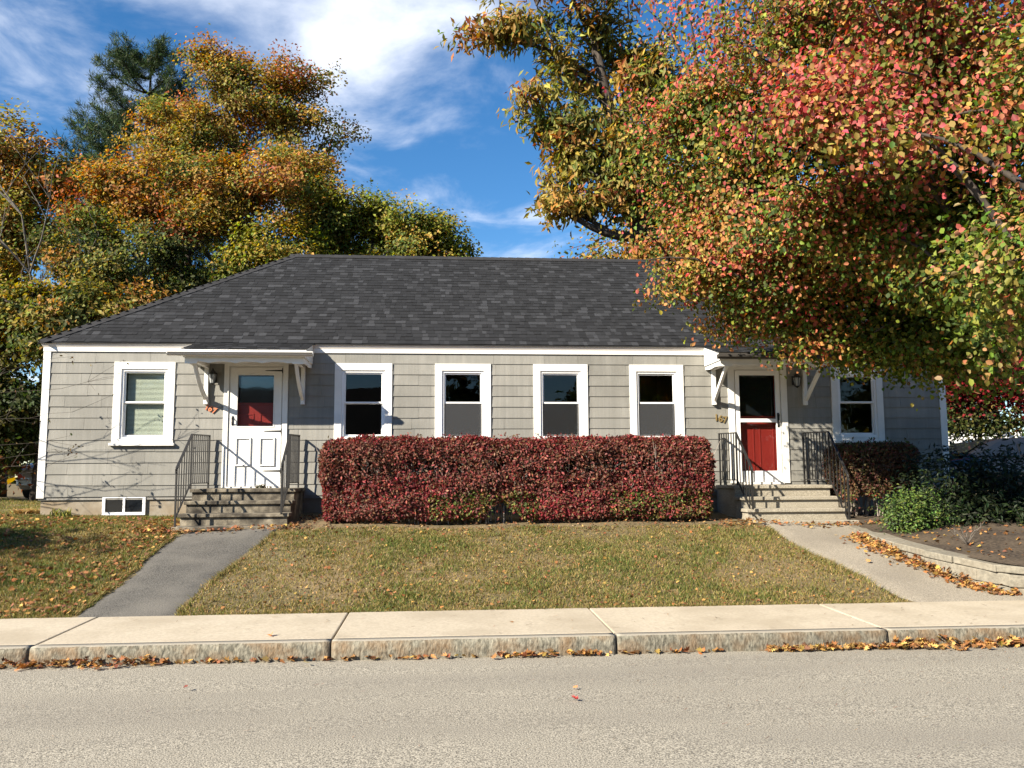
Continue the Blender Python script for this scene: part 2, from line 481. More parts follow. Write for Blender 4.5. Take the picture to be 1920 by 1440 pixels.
# planting bed behind the retaining wall
WALL = [(6.34, 13.25), (6.29, 12.75), (6.24, 12.2), (6.19, 11.7), (6.17, 11.2), (6.21, 10.75), (6.29, 10.35), (6.40, 9.98), (6.56, 9.74), (6.84, 9.60), (7.2, 9.56), (7.65, 9.56), (8.1, 9.56), (8.55, 9.56), (9.0, 9.56), (9.45, 9.56)]
def walltop(y):
    return float(np.interp(y, [9.55, 10.3, 11.2, 12.2, 13.2], [.50, .59, .655, .72, .81]))
def bedz(x, y):
    return max(walltop(y)-.012+.07*max(0, min(x-6.5, 2)), float(gz(y))+.02)+.012*math.sin(x*3+y*2)+.008*math.sin(7*x-5*y)
mb = MB()
rows = []
for k, (wx, wy) in enumerate(WALL):
    pass
byl = np.linspace(9.72, 15.25, 34)
for y in byl:
    x0 = np.interp(-y, [-p[1] for p in WALL[:9]], [p[0] for p in WALL[:9]])+.12 if y < 13.15 else 6.62
    if y < 9.78: x0 = 6.75
    for k in range(25):
        x = x0+(14.0-x0)*(k/24)**1.3
        mb.v.append((x, y, bedz(x, y)))
for i in range(len(byl)-1):
    for k in range(24):
        q = i*25+k
        mb.f.append((q, q+1, q+26, q+25)); mb.c.append(None)
setprops(obj('planting_bed', mb, 'soil', smooth=True), kind='structure')

# ------------------------------------------------------------------ retaining wall
rw = setprops(empty('retaining_wall', (6.5, 10.8, .4)), 'low curved tan block retaining wall edging the concrete path', 'retaining wall')
def polypt(s):
    d = 0
    for i in range(len(WALL)-1):
        a, b = Vector(WALL[i]), Vector(WALL[i+1]); L = (b-a).length
        if s <= d+L or i == len(WALL)-2:
            t = (b-a).normalized(); return a+t*(s-d), t
        d += L
TOT = sum((Vector(WALL[i+1])-Vector(WALL[i])).length for i in range(len(WALL)-1))
for course in range(4):
    zdrop = 0 if course == 0 else .09+(course-1)*.145
    h = .085 if course == 0 else .14
    L = .52 if course == 0 else .40
    s = 0 if course % 2 else -.2
    while s < TOT-.05:
        a = max(s, 0)+.004; b = min(s+L*random.uniform(.9, 1.1), TOT)-.004
        s += L
        if b-a < .06: continue
        pa, ta = polypt(a); pb, tb = polypt(b)
        mid = (pa+pb)/2
        g = float(gz(mid.y))
        zt = walltop(mid.y)-zdrop
        if zt < g-.02: continue
        na, nb_ = Vector((ta.y, -ta.x)), Vector((tb.y, -tb.x))
        na, nb_ = -na, -nb_    # outward from path? fixed below
        # inner side is towards +x / +y
        dirin = Vector((-ta.y, ta.x)); dirin = dirin if (dirin.x+dirin.y) > 0 else -dirin
        dirin2 = Vector((-tb.y, tb.x)); dirin2 = dirin2 if (dirin2.x+dirin2.y) > 0 else -dirin2
        o_ = -.02 if course == 0 else random.uniform(-.006, .008)
        dep = .27 if course == 0 else .2
        p = [pa+dirin*o_, pb+dirin2*o_, pb+dirin2*dep, pa+dirin*dep]
        dz = random.uniform(-.004, .004)
        za, zb_ = walltop(pa.y)-zdrop+dz, walltop(pb.y)-zdrop+dz+random.uniform(-.003, .003)
        zz = [za, zb_, zb_, za]
        mb = MB().hexa([(q.x, q.y, z-h) for q, z in zip(p, zz)]+[(q.x, q.y, z) for q, z in zip(p, zz)])
        obj('cap_block' if course == 0 else 'wall_block', mb, 'block', rw, bevel=.012, seg=2)

# ------------------------------------------------------------------ HOUSE
D = 15.31
HX0, HX1, HY1 = -6.76, 9.30, 22.43
SB, ST = 1.29, 3.78            # siding bottom / top
house = setprops(empty('house', (1.27, 18.8, 1.0)), 'single storey grey shingled house with charcoal hip roof and white trim', 'house')
WIN = [(-5.60, -4.58, 2.15, 3.595), (-1.86, -.86, 2.15, 3.59), (-.11, .88, 2.15, 3.59), (1.64, 2.62, 2.15, 3.59), (3.38, 4.37, 2.15, 3.59), (7.13, 8.11, 2.17, 3.57)]
DOORS = [(-3.75, -2.66, 1.43, 3.615), (5.19, 6.29, 1.45, 3.63)]
BWIN = (-5.71, -5.0, .98, 1.285)
OPEN = [(a+.10, b-.10, c+.10, d-.10) for a, b, c, d in WIN]+[(a+.09, b-.09, SB-.01, d-.09) for a, b, c, d in DOORS]

# wall core with openings
wx = sorted({HX0, HX1, *[o[0] for o in OPEN], *[o[1] for o in OPEN]})
mb = MB()
for i in range(len(wx)-1):
    x0, x1 = wx[i], wx[i+1]
    op = [o for o in OPEN if o[0] <= x0+1e-6 and o[1] >= x1-1e-6]
    zs = [(SB-.05, 3.93)] if not op else [(SB-.05, op[0][2]), (op[0][3], 3.93)]
    for z0, z1 in zs:
        if z1-z0 > .005:
            mb.box(x0, x1, D, D+.16, z0, z1)
mb.box(HX0, HX0+.16, D+.16, HY1, SB-.05, 3.93); mb.box(HX1-.16, HX1, D+.16, HY1, SB-.05, 3.93)
mb.box(HX0+.16, HX1-.16, HY1-.16, HY1, SB-.05, 3.93)
wall = obj('wall', mb, 'siding_plain', house)
mb = MB()
mb.box(HX0+.17, HX1-.17, D+.17, HY1-.17, SB-.05, SB+.14)            # floor
mb.box(HX0+.17, HX1-.17, D+.17, HY1-.17, 3.86, 3.94)                # ceiling
mb.box(HX0+.17, HX1-.17, D+4.2, D+4.3, SB+.14, 3.86)                # partition walls
for px in (-4.2, -2.3, 1.2, 5.0, 6.6):
    mb.box(px-.05, px+.05, D+.17, D+4.2, SB+.14, 3.86)
obj('interior_wall', mb, 'interior', house)
mb = MB(); mb.box(HX0+.03, HX1-.03, D+.03, HY1-.03, .55, SB-.05)
fnd = obj('foundation', mb, 'foundation', house)

# siding shingles, each a wedge of its own
NR = 13
EXP = (ST-SB)/NR
def cutx(x0, x1, z0, z1, holes):
    """split a rectangle around holes"""
    parts = [(x0, x1, z0, z1)]
    for (a, b, c, d) in holes:
        nxt = []
        for (p, q, r, s) in parts:
            if b <= p or a >= q or d <= r or c >= s:
                nxt.append((p, q, r, s)); continue
            if a > p: nxt.append((p, a, r, s))
            if b < q: nxt.append((b, q, r, s))
            p2, q2 = max(a, p), min(b, q)
            if c > r: nxt.append((p2, q2, r, c))
            if d < s: nxt.append((p2, q2, d, s))
        parts = nxt
    return [p for p in parts if p[1]-p[0] > .015 and p[3]-p[2] > .012]
HOLES = [(a+.03, b-.03, c+.02, d-.03) for a, b, c, d in WIN]+[(a+.03, b-.03, c-.03, d-.03) for a, b, c, d in DOORS]
def wedge_front(p, q, r, s, z0, jut):
    def th(z): return .004+.013*(1-(z-z0)/(EXP+.012))+jut
    return MB().hexa([(p, D-th(r), r), (q, D-th(r), r), (q, D-.0005, r), (p, D-.0005, r), (p, D-th(s), s), (q, D-th(s), s), (q, D-.0005, s), (p, D-.0005, s)])
rest = MB(); cnt = 0
for r in range(NR):
    z0 = SB+EXP*r; z1 = min(z0+EXP+.004, ST)
    x = HX0+.09
    off = random.uniform(.2, .8)
    while x < HX1-.09:
        w = off if x == HX0+.09 else random.choice((.61, .81, 1.0, .91, .72))
        x2 = min(x+w, HX1-.09)
        if HX1-.09-x2 < .2: x2 = HX1-.09
        jut = random.uniform(0, .0025); dzz = random.uniform(-.003, .003)
        for (p, q, a, b) in cutx(x+.0015, x2-.0015, z0+dzz, z1, HOLES):
            m_ = wedge_front(p, q, a, b, z0, jut)
            if cnt < 298:
                obj('siding_shingle', m_, 'siding', wall); cnt += 1
            else:
                n0 = len(rest.v); rest.v += m_.v; rest.f += [tuple(n0+i for i in f) for f in m_.f]; rest.c += m_.c
        x = x2
if rest.v: obj('siding_field', rest, 'siding', wall, kind='stuff')
mb = MB()
for r in range(NR):
    z0 = SB+EXP*r; z1 = z0+EXP+.003
    for sx, s in ((HX0, -1), (HX1, 1)):
        y = D+.09
        while y < HY1-.1:
            y2 = min(y+random.choice((.61, .81, 1.0)), HY1-.1)
            mb.hexa([(sx+s*.017, y, z0), (sx+s*.017, y2-.003, z0), (sx, y2-.003, z0), (sx, y, z0), (sx+s*.004, y, z1), (sx+s*.004, y2-.003, z1), (sx, y2-.003, z1), (sx, y, z1)])
            y = y2
obj('side_siding', mb, 'siding_plain', wall, kind='stuff')

# corner boards, frieze, cornice
for sx, s in ((HX0, 1), (HX1, -1)):
    mb = MB()
    a, b = (sx-.024, sx+.10) if s == 1 else (sx-.10, sx+.024)
    mb.box(a, b, D-.026, D-.0005, SB-.02, 3.79)
    a2, b2 = (sx-.024, sx-.0005) if s == 1 else (sx+.0005, sx+.024)
    mb.box(a2, b2, D, D+.10, SB-.02, 3.79)
    obj('corner_board', mb, 'white', house, bevel=.003)
mb = MB(); mb.box(HX0-.027, HX1+.027, D-.033, D-.001, 3.768, 3.845)
obj('frieze_board', mb, 'white', house, bevel=.003)
mb = MB(); mb.box(HX0-.027, HX0-.001, D, HY1, 3.775, 3.845); mb.box(HX1+.001, HX1+.027, D, HY1, 3.775, 3.845)
obj('side_frieze', mb, 'white', house)
OV = .075
EX0, EX1, EY0, EY1 = HX0-OV, HX1+OV, D-OV, HY1+OV
EZ = 3.93
mb = MB()   # sloping cornice moulding, four sides mitred
ring = [[(HX0-.028, D-.034, 3.845), (HX1+.028, D-.034, 3.845), (HX1+.028, HY1+.03, 3.845), (HX0-.028, HY1+.03, 3.845)],
        [(EX0+.012, EY0+.012, EZ-.028), (EX1-.012, EY0+.012, EZ-.028), (EX1-.012, EY1-.012, EZ-.028), (EX0+.012, EY1-.012, EZ-.028)],
        [(EX0+.012, EY0+.012, EZ-.004), (EX1-.012, EY0+.012, EZ-.004), (EX1-.012, EY1-.012, EZ-.004), (EX0+.012, EY1-.012, EZ-.004)]]
for rg in ring: mb.v += rg
for k in range(2):
    for i in range(4):
        j = (i+1) % 4
        mb.f.append((k*4+i, k*4+j, k*4+4+j, k*4+4+i)); mb.c.append(None)
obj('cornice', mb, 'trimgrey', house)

# roof deck
HALF = (EY1-EY0)/2
SL = .687
RZ = EZ+HALF*SL
RY = (EY0+EY1)/2
RXa, RXb = EX0+HALF, EX1-HALF
e = [(EX0, EY0, EZ), (EX1, EY0, EZ), (EX1, EY1, EZ), (EX0, EY1, EZ)]
ra, rb = (RXa, RY, RZ), (RXb, RY, RZ)
mb = MB(); mb.v = e+[ra, rb]
mb.f = [(0, 1, 5, 4), (1, 2, 5), (2, 3, 4, 5), (3, 0, 4), (3, 2, 1, 0)]; mb.c = [None]*5
roof = obj('roof', mb, 'dark', house)
mb = MB()   # drip edge under the lowest shingles
mb.box(EX0, EX1, EY0-.004, EY0+.012, EZ-.026, EZ+.004)
obj('drip_edge', mb, 'ridge', roof)

SLEN = math.hypot(HALF, HALF*SL)
ROWS = 31
RE = SLEN/ROWS
upv = Vector((0, HALF, HALF*SL)).normalized()
nrm = Vector((0, -upv.z, upv.y))
def shade():
    r = random.random()
    g = random.uniform(.014, .019) if r < .5 else (random.uniform(.019, .026) if r < .84 else random.uniform(.027, .041))
    return (g*.97, g*1.01, g*1.12)
def tabs_between(x0, x1):
    out = []; x = x0
    while x < x1-1e-4:
        w = random.choice((.08, .10, .13, .16, .19))
        x2 = x+w
        if x1-x2 < .08: x2 = x1
        out.append((x, x2)); x = x2
    return out
def add_tab(mb, P, a, b, t0, t1, proud, col, U, upv, nrm):
    A = P+U*a+upv*t0; B = P+U*b+upv*t0; Cc = P+U*b+upv*t1; Dd = P+U*a+upv*t1
    n0, n1 = nrm*proud, nrm*.003
    mb.hexa([A, B, Cc, Dd, A+n0, B+n0, Cc+n1, Dd+n1], col)
strips = []
for r in range(ROWS):
    t0, t1 = r*RE, (r+1)*RE+.03
    ins = HALF*(r+.35)/ROWS
    xa, xb = EX0+ins, EX1-ins
    s0 = EX0-random.uniform(0, 1.1)
    L = 1.38
    while s0 < xb:
        a, b = max(s0, xa), min(s0+L, xb)
        s0 += L
        if b-a < .05: continue
        mb = MB()
        for (p, q) in tabs_between(a, b):
            raised = random.random() < .55
            add_tab(mb, Vector((0, EY0, EZ+.001)), p+.001, q-.001, t0-(.008 if r == 0 else 0)-random.uniform(0, .004), min(t1, SLEN), .015 if raised else .009, shade(), Vector((1, 0, 0)), upv, nrm)
        strips.append((mb, r, a))
strips.sort(key=lambda s: (s[1], s[2]))
rest = MB()
for i, (mb, r, a) in enumerate(strips):
    if i < 300:
        obj('shingle', mb, 'shingle', roof)
    else:
        n0 = len(rest.v); rest.v += mb.v; rest.f += [tuple(n0+k for k in f) for f in mb.f]; rest.c += mb.c
if rest.v: obj('shingle_field', rest, 'shingle', roof, kind='stuff')
mb = MB()      # other three slopes, joined
for (P, U, span, inw) in ((Vector((EX0, EY1, EZ)), Vector((0, -1, 0)), EY1-EY0, Vector((1, 0, SL))), (Vector((EX1, EY0, EZ)), Vector((0, 1, 0)), EY1-EY0, Vector((-1, 0, SL))), (Vector((EX1, EY1, EZ)), Vector((-1, 0, 0)), EX1-EX0, Vector((0, -1, SL)))):
    u2 = inw.normalized(); n2v = U.cross(u2)
    for r in range(ROWS):
        ins = HALF*(r+.35)/ROWS
        for (p, q) in tabs_between(ins, span-ins):
            add_tab(mb, P, p, q, r*RE, min((r+1)*RE+.03, SLEN), random.choice((.009, .015)), shade(), U, u2, n2v)
obj('rear_shingle_field', mb, 'shingle', roof, kind='stuff')
# hip and ridge caps
def caps(p0, p1, side_up):
    p0, p1 = Vector(p0), Vector(p1)
    d = (p1-p0); L = d.length; d.normalize()
    n = int(L/.19)
    h = Vector((-d.y, d.x, 0)); h = h.normalized() if h.length > 1e-6 else Vector((0, 1, 0))
    upd = d.cross(h)
    if upd.z < 0: upd = -upd
    first = None
    for i in range(n):
        q = p0+d*(L*i/n)
        drop = side_up
        mb = MB(); ln = .27; wd = .14
        pts = []
        for (tt, lift) in ((0, .016), (ln, .006)):
            c = q+d*tt
            pts.append([c+h*wd-upd*wd*drop+upd*lift, c+upd*(lift+.006), c-h*wd-upd*wd*drop+upd*lift])
        for dz in (0, -.010):
            for row in pts:
                for p in row: mb.v.append(tuple(p+upd*dz))
        mb.f = [(0, 1, 4, 3), (1, 2, 5, 4), (6, 7, 1, 0), (7, 8, 2, 1), (3, 4, 10, 9), (4, 5, 11, 10), (0, 3, 9, 6), (2, 8, 11, 5)]
        mb.c = [None]*8
        if first is None:
            first = obj('ridge_cap', mb, 'ridge', roof, origin=q)
        else:
            copyobj(first, q, roof)
caps((RXa-.1, RY, RZ+.012), (RXb-.05, RY, RZ+.012), .62)
caps((EX0, EY0, EZ+.012), (RXa, RY, RZ+.012), .42)
caps((EX1, EY0, EZ+.012), (RXb, RY, RZ+.012), .42)

# ---- windows
def window(x0, x1, z0, z1, label, screen=True, blind=False, raised=0.0):
    w = empty('window', ((x0+x1)/2, D, z0), house)
    w['label'] = label
    cw = .125
    yf = D-.034
    mb = MB(); mb.box(x0, x1, yf, D-.001, z1-cw, z1); mb.box(x0, x0+cw, yf, D-.001, z0+.05, z1-cw-.001); mb.box(x1-cw, x1, yf, D-.001, z0+.05, z1-cw-.001)
    mb.box(x0+cw+.0005, x1-cw-.0005, yf+.003, D-.001, z0+.05, z0+.115)
    obj('casing', mb, 'white', w, bevel=.003)
    mb = MB(); mb.box(x0-.03, x1+.03, D-.075, D-.001, z0, z0+.049)
    obj('sill', mb, 'white', w, bevel=.004)
    a, b, c, d = x0+cw, x1-cw, z0+.115, z1-cw
    fr = .038
    mb = MB()
    mb.box(a-.02, a+fr, D-.012, D+.09, c, d); mb.box(b-fr, b+.02, D-.012, D+.09, c, d)
    mb.box(a+fr, b-fr, D-.012, D+.09, d-fr, d+.02); mb.box(a+fr, b-fr, D-.012, D+.09, c-.02, c+fr)
    obj('frame', mb, 'vinyl', w, bevel=.003)
    a2, b2, c2, d2 = a+fr, b-fr, c+fr, d-fr
    mid = z0+.735
    st = .026
    mb = MB()   # upper sash
    y0, y1 = D+.012, D+.042
    mb.box(a2, a2+st, y0, y1, mid, d2); mb.box(b2-st, b2, y0, y1, mid, d2); mb.box(a2+st, b2-st, y0, y1, d2-st, d2); mb.box(a2+st, b2-st, y0, y1, mid, mid+.03)
    obj('upper_sash', mb, 'vinyl', w, bevel=.002)
    mb = MB()
    y0, y1 = D+.045, D+.075
    mb.box(a2, a2+st, y0, y1, c2, mid+.02); mb.box(b2-st, b2, y0, y1, c2, mid+.02); mb.box(a2+st, b2-st, y0, y1, c2, c2+st+.01); mb.box(a2+st, b2-st, y0, y1, mid-.01, mid+.02)
    obj('lower_sash', mb, 'vinyl', w, bevel=.002)
    obj('pane', MB().box(a2+st-.004, b2-st+.004, D+.025, D+.029, mid+.026, d2-st+.004), 'glass', w)
    obj('pane', MB().box(a2+st-.004, b2-st+.004, D+.058, D+.062, c2+st+.006, mid-.006), 'glass', w)
    if screen:
        mb = MB(); mb.box(a2+.004, b2-.004, D+.004, D+.006, c2+.004, mid)
        obj('insect_screen', mb, 'screen' if screen is True else screen, w)
    if blind:
        mb = MB(); z = d2-.03
        while z > c2+.02:
            mb.hexa([(a2+.03, D+.10, z-.011), (b2-.02, D+.10, z-.011), (b2-.02, D+.118, z+.002), (a2+.03, D+.118, z+.002), (a2+.03, D+.10, z-.0095), (b2-.02, D+.10, z-.0095), (b2-.02, D+.118, z+.0035), (a2+.03, D+.118, z+.0035)])
            z -= .0215
        mb.box(a2+.04, b2-.01, D+.095, D+.125, d2-.03, d2+.01)
        obj('blind', mb, 'blind', w, kind='stuff')
    return w
window(*WIN[0], 'white framed window with lowered pale blinds', screen=False, blind=True)
window(*WIN[1], 'white framed window beside the white door and its canopy shadow', screen=False)
window(*WIN[2], 'white framed window above the hedge with a pale grey lower screen')
window(*WIN[3], 'white framed window above the middle of the hedge', screen='screen_dark')
window(*WIN[4], 'white framed window above the hedge nearest the red door')
window(*WIN[5], 'shaded white framed window beyond the red door', screen=False)

bw = empty('basement_window', (-5.35, D, .98), house)
x0, x1, z0, z1 = BWIN
mb = MB()
for (a, b, c, d) in ((x0, x0+.05, z0, z1), (x1-.05, x1, z0, z1), (x0+.05, x1-.05, z0, z0+.05), (x0+.05, x1-.05, z1-.02, z1), ((x0+x1)/2-.02, (x0+x1)/2+.02, z0+.05, z1-.02)):
    mb.box(a, b, D-.012, D+.028, c, d)
obj('frame', mb, 'vinyl', bw, bevel=.003)
for (a, b) in ((x0+.05, (x0+x1)/2-.02), ((x0+x1)/2+.02, x1-.05)):
    obj('pane', MB().box(a, b, D+.006, D+.010, z0+.05, z1-.02), 'carglass', bw)

# ---- doors
def panel(mb, x0, x1, z0, z1, y, s=1, dep=.010, w=.022):
    """raised picture-frame moulding and field"""
    for (a, b, c, d) in ((x0, x1, z0, z0+w), (x0, x1, z1-w, z1), (x0, x0+w, z0+w, z1-w), (x1-w, x1, z0+w, z1-w)):
        mb.box(a, b, y-dep, y+.002, c, d)
    mb.hexa([(x0+w*2, y-.001, z0+w*2), (x1-w*2, y-.001, z0+w*2), (x1-w*2, y+.002, z0+w*2), (x0+w*2, y+.002, z0+w*2),
             (x0+w*2, y-.001, z1-w*2), (x1-w*2, y-.001, z1-w*2), (x1-w*2, y+.002, z1-w*2), (x0+w*2, y+.002, z1-w*2)])
def inner_door(parent, a, b, c, d, lite):
    y = D+.10
    mb = MB(); mb.box(a, b, y, y+.045, c, d)
    w = b-a
    for (p, q) in ((a+.10, a+w/2-.05), (a+w/2+.05, b-.10)):
        panel(mb, p, q, c+.20, c+lite-.16, y)
    panel(mb, a+.045, b-.045, c+lite, d-.05, y, dep=.016, w=.03)
    o = obj('inner_door', mb, 'reddoor', parent, bevel=.003)
    o['label'] = 'red panelled inner door behind glass'
    obj('inner_glass', MB().box(a+.075, b-.075, y-.006, y-.002, c+lite+.03, d-.08), 'carglass', parent)
def doorcase(root, x0, x1, z0, z1, cw=.085):
    mb = MB(); y = D-.036
    mb.box(x0, x1, y, D-.001, z1-cw, z1); mb.box(x0, x0+cw, y, D-.001, z0, z1-cw-.001); mb.box(x1-cw, x1, y, D-.001, z0, z1-cw-.001)
    mb.box(x0+cw, x0+cw+.02, D-.001, D+.15, z0, z1-cw); mb.box(x1-cw-.02, x1-cw, D-.001, D+.15, z0, z1-cw); mb.box(x0+cw+.02, x1-cw-.02, D-.001, D+.15, z1-cw-.02, z1-cw)
    obj('casing', mb, 'white', root, bevel=.003)
    mb = MB(); mb.box(x0+cw, x1-cw, D-.06, D+.15, z0-.02, z0+.018)
    obj('threshold', mb, 'gutter', root)

# left door: white storm door, glass above, two panels below
x0, x1, z0, z1 = DOORS[0]
dr = empty('door', ((x0+x1)/2, D, z0), house); dr['label'] = 'white storm door with upper glass, two lower panels and black strap hinges'
doorcase(dr, x0, x1, z0, z1)
a, b, c, d = x0+.107, x1-.107, z0+.022, z1-.107
ga, gb, gc, gd = -3.515, -2.905, 2.485, 3.375
y0, y1 = D-.018, D+.018
mb = MB()
mb.box(a, ga, y0, y1, c, d); mb.box(gb, b, y0, y1, c, d); mb.box(ga, gb, y0, y1, gd, d); mb.box(ga, gb, y0, y1, c, gc)
for (p, q, r, s) in ((ga-.02, gb+.02, gc-.02, gc), (ga-.02, gb+.02, gd, gd+.02), (ga-.02, ga, gc, gd), (gb, gb+.02, gc, gd)):
    mb.box(p, q, y0-.007, y0+.001, r, s)
obj('storm_door', mb, 'white', dr, bevel=.002)
for (p, q) in ((-3.53, -3.27), (-3.125, -2.865)):
    mb = MB(); panel(mb, p, q, 1.80, 2.29, y0, dep=.022, w=.024); obj('panel', mb, 'white', dr, bevel=.003)
obj('glass', MB().box(ga, gb, D-.002, D+.002, gc, gd), 'glass', dr)
for z in (3.455, 2.40, 1.715):
    mb = MB(); mb.prism([(b+.005, y0-.007, z-.014), (b+.005, y0-.007, z+.014), (b-.27, y0-.007, z+.006), (b-.30, y0-.007, z), (b-.27, y0-.007, z-.006)], (0, .006, 0))
    mb.tube([(b+.006, y0-.008, z-.045), (b+.006, y0-.008, z+.045)], .008, 6)
    obj('strap_hinge', mb, 'blackmetal', dr)
mb = MB(); mb.box(a+.035, a+.07, y0-.008, y0-.0005, 2.50, 2.66)
mb.tube([(a+.052, y0-.004, 2.64), (a+.052, y0-.05, 2.62), (a+.052, y0-.055, 2.56), (a+.052, y0-.004, 2.52)], .011, 6)
obj('handle', mb, 'blackmetal', dr)
inner_door(dr, a-.01, b+.01, z0+.02, z1-.09, 1.42)

# right door: full glass storm door in white frame over a red door
x0, x1, z0, z1 = DOORS[1]
dr = empty('door', ((x0+x1)/2, D, z0), house); dr['label'] = 'white framed glass storm door over a red panelled door'
doorcase(dr, x0, x1, z0, z1, .115)
a, b, c, d = x0+.137, x1-.137, z0+.022, z1-.137
ga, gb = a+.078, b-.078
mb = MB()
mb.box(a, ga, y0, y1, c, d); mb.box(gb, b, y0, y1, c, d); mb.box(ga, gb, y0, y1, d-.085, d); mb.box(ga, gb, y0, y1, c, c+.20); mb.box(ga, gb, y0, y1, 2.55, 2.615)
obj('storm_door', mb, 'vinyl', dr, bevel=.003)
obj('glass', MB().box(ga, gb, D-.002, D+.002, 2.615, d-.085), 'glass', dr)
obj('glass', MB().box(ga, gb, D-.002, D+.002, c+.20, 2.55), 'glass', dr)
mb = MB(); mb.box(b-.06, b-.022, y0-.008, y0-.0005, 2.46, 2.72)
mb.tube([(b-.04, y0-.004, 2.70), (b-.04, y0-.05, 2.68), (b-.04, y0-.055, 2.56), (b-.04, y0-.004, 2.50)], .011, 6)
obj('handle', mb, 'blackmetal', dr)
inner_door(dr, a-.01, b+.01, z0+.02, z1-.11, 1.17)

# ---- door canopies
def bracket(parent, x, zt, zb, dep, curved):
    w = .07
    mb = MB()
    mb.box(x-w/2, x+w/2, D-.085, D-.018, zb, zt)                      # wall leg
    mb.box(x-w/2+.001, x+w/2-.001, D-dep, D-.086, zt-.07, zt-.001)     # arm
    n = 8
    up_, lo_ = [], []
    for i in range(n+1):
        t = i/n
        y = D-.075-(dep-.12)*t; z = zb+.10+(zt-zb-.15)*t
        bow = (.05 if curved else 0)*math.sin(math.pi*t)
        up_.append((x-.026, y-.02-bow, z+.045-bow)); lo_.append((x-.026, y-.035-bow*.9, z-.03-bow))
    for i in range(n):
        mb.hexa([lo_[i], lo_[i+1], up_[i+1], up_[i], *[(p[0]+.052, p[1], p[2]) for p in (lo_[i], lo_[i+1], up_[i+1], up_[i])]])
    return obj('bracket', mb, 'white', parent, bevel=.004)
def canopy(xa, xb, dep, label, gx0, gx1, curved, dark=False):
    yF = D-dep
    cn = empty('door_canopy', ((xa+xb)/2, D-dep/2, 3.4), house); cn['label'] = label
    zf, zb = 3.69, 3.925
    # deck and ceiling
    mb = MB().hexa([(xa, yF, 3.565), (xb, yF, 3.565), (xb, D-.04, 3.565), (xa, D-.04, 3.565), (xa, yF, zf), (xb, yF, zf), (xb, D-.04, zb-.012), (xa, D-.04, zb-.012)])
    obj('canopy_body', mb, 'white', cn)
    U = Vector((1, 0, 0)); uv = Vector((0, dep-.01, zb-zf)).normalized(); nv = Vector((0, -uv.z, uv.y))
    ln = math.hypot(dep-.03, zb-zf)
    nr = 6
    for r in range(nr):
        for s in range(2):
            p0 = xa-.03+(xb-xa+.06)*s/2; p1 = xa-.03+(xb-xa+.06)*(s+1)/2
            mb = MB()
            for (p, q) in tabs_between(p0, p1):
                add_tab(mb, Vector((0, yF-.03, zf+.004)), p+.001, q-.001, ln*r/nr, ln*(r+1)/nr+.03, random.choice((.009, .015)), shade(), U, uv, nv)
            obj('shingle', mb, 'shingle', cn)
    mb = MB(); mb.box(xa-.02, xb+.02, yF-.022, yF-.001, zf-.035, zf-.001); obj('fascia', mb, 'gutter_seam_shade' if dark else 'white', cn)  # right canopy: tree shade is put into the fascia colour
    # gutter: ribbed trough along the front edge
    mb = MB(); gy = yF-.024
    prof = [(gy, 3.65), (gy-.085, 3.65), (gy-.09, 3.638), (gy-.082, 3.63), (gy-.088, 3.612), (gy-.08, 3.603), (gy-.06, 3.582), (gy, 3.578)]
    mb.prism([(gx0, y, z) for y, z in prof], (gx1-gx0, 0, 0))
    obj('gutter', mb, 'gutter_seam_shade' if dark else 'gutter', cn)  # right canopy: gutter coloured dark in place of tree shade
    if not dark:
        mb = MB(); mb.box(gx0+.01, gx1-.01, gy-.0915, gy-.08, 3.614, 3.629); mb.box(gx0+.01, gx1-.01, gy-.080, gy-.06, 3.584, 3.598)
        obj('gutter_groove', mb, 'gutter_seam_shade', cn)
    # scalloped valance
    yv = yF+.03
    pts = [(xa+.02, yv, 3.564), (xa+.02, yv, 3.465)]
    n = 64; span = xb-xa-.04
    for i in range(1, n):
        t = i/n
        zz = 3.47+.028*abs(math.sin(t*math.pi*4.5+.3))**.7
        if t < .10 or t > .90: zz = 3.462
        pts.append((xa+.02+span*t, yv, zz))
    pts += [(xb-.02, yv, 3.465), (xb-.02, yv, 3.564)]
    mb = MB().prism(pts, (0, .022, 0)); obj('valance', mb, 'white', cn)
    for x in (xa+.021, xb-.043):
        p2 = [(x, D-.02, 3.564), (x, D-.02, 3.50), (x, D-.3, 3.475), (x, D-.6, 3.49), (x, yv+.023, 3.465), (x, yv+.023, 3.564)]
        mb = MB().prism(p2, (.022, 0, 0)); obj('end_board', mb, 'white', cn)
    for x in (xa+.16, xb-.16):
        bracket(cn, x, 3.563, 2.86, dep-.06, curved)
    return cn
canopy(-4.20, -2.24, .92, 'white door canopy with scalloped valance, gutter and curved brackets over the white door', -4.43, -2.10, True)
canopy(4.76, 6.78, .92, 'shaded white door canopy over the red door, tree shade coloured into gutter and fascia', 4.70, 6.86, False, dark=True)

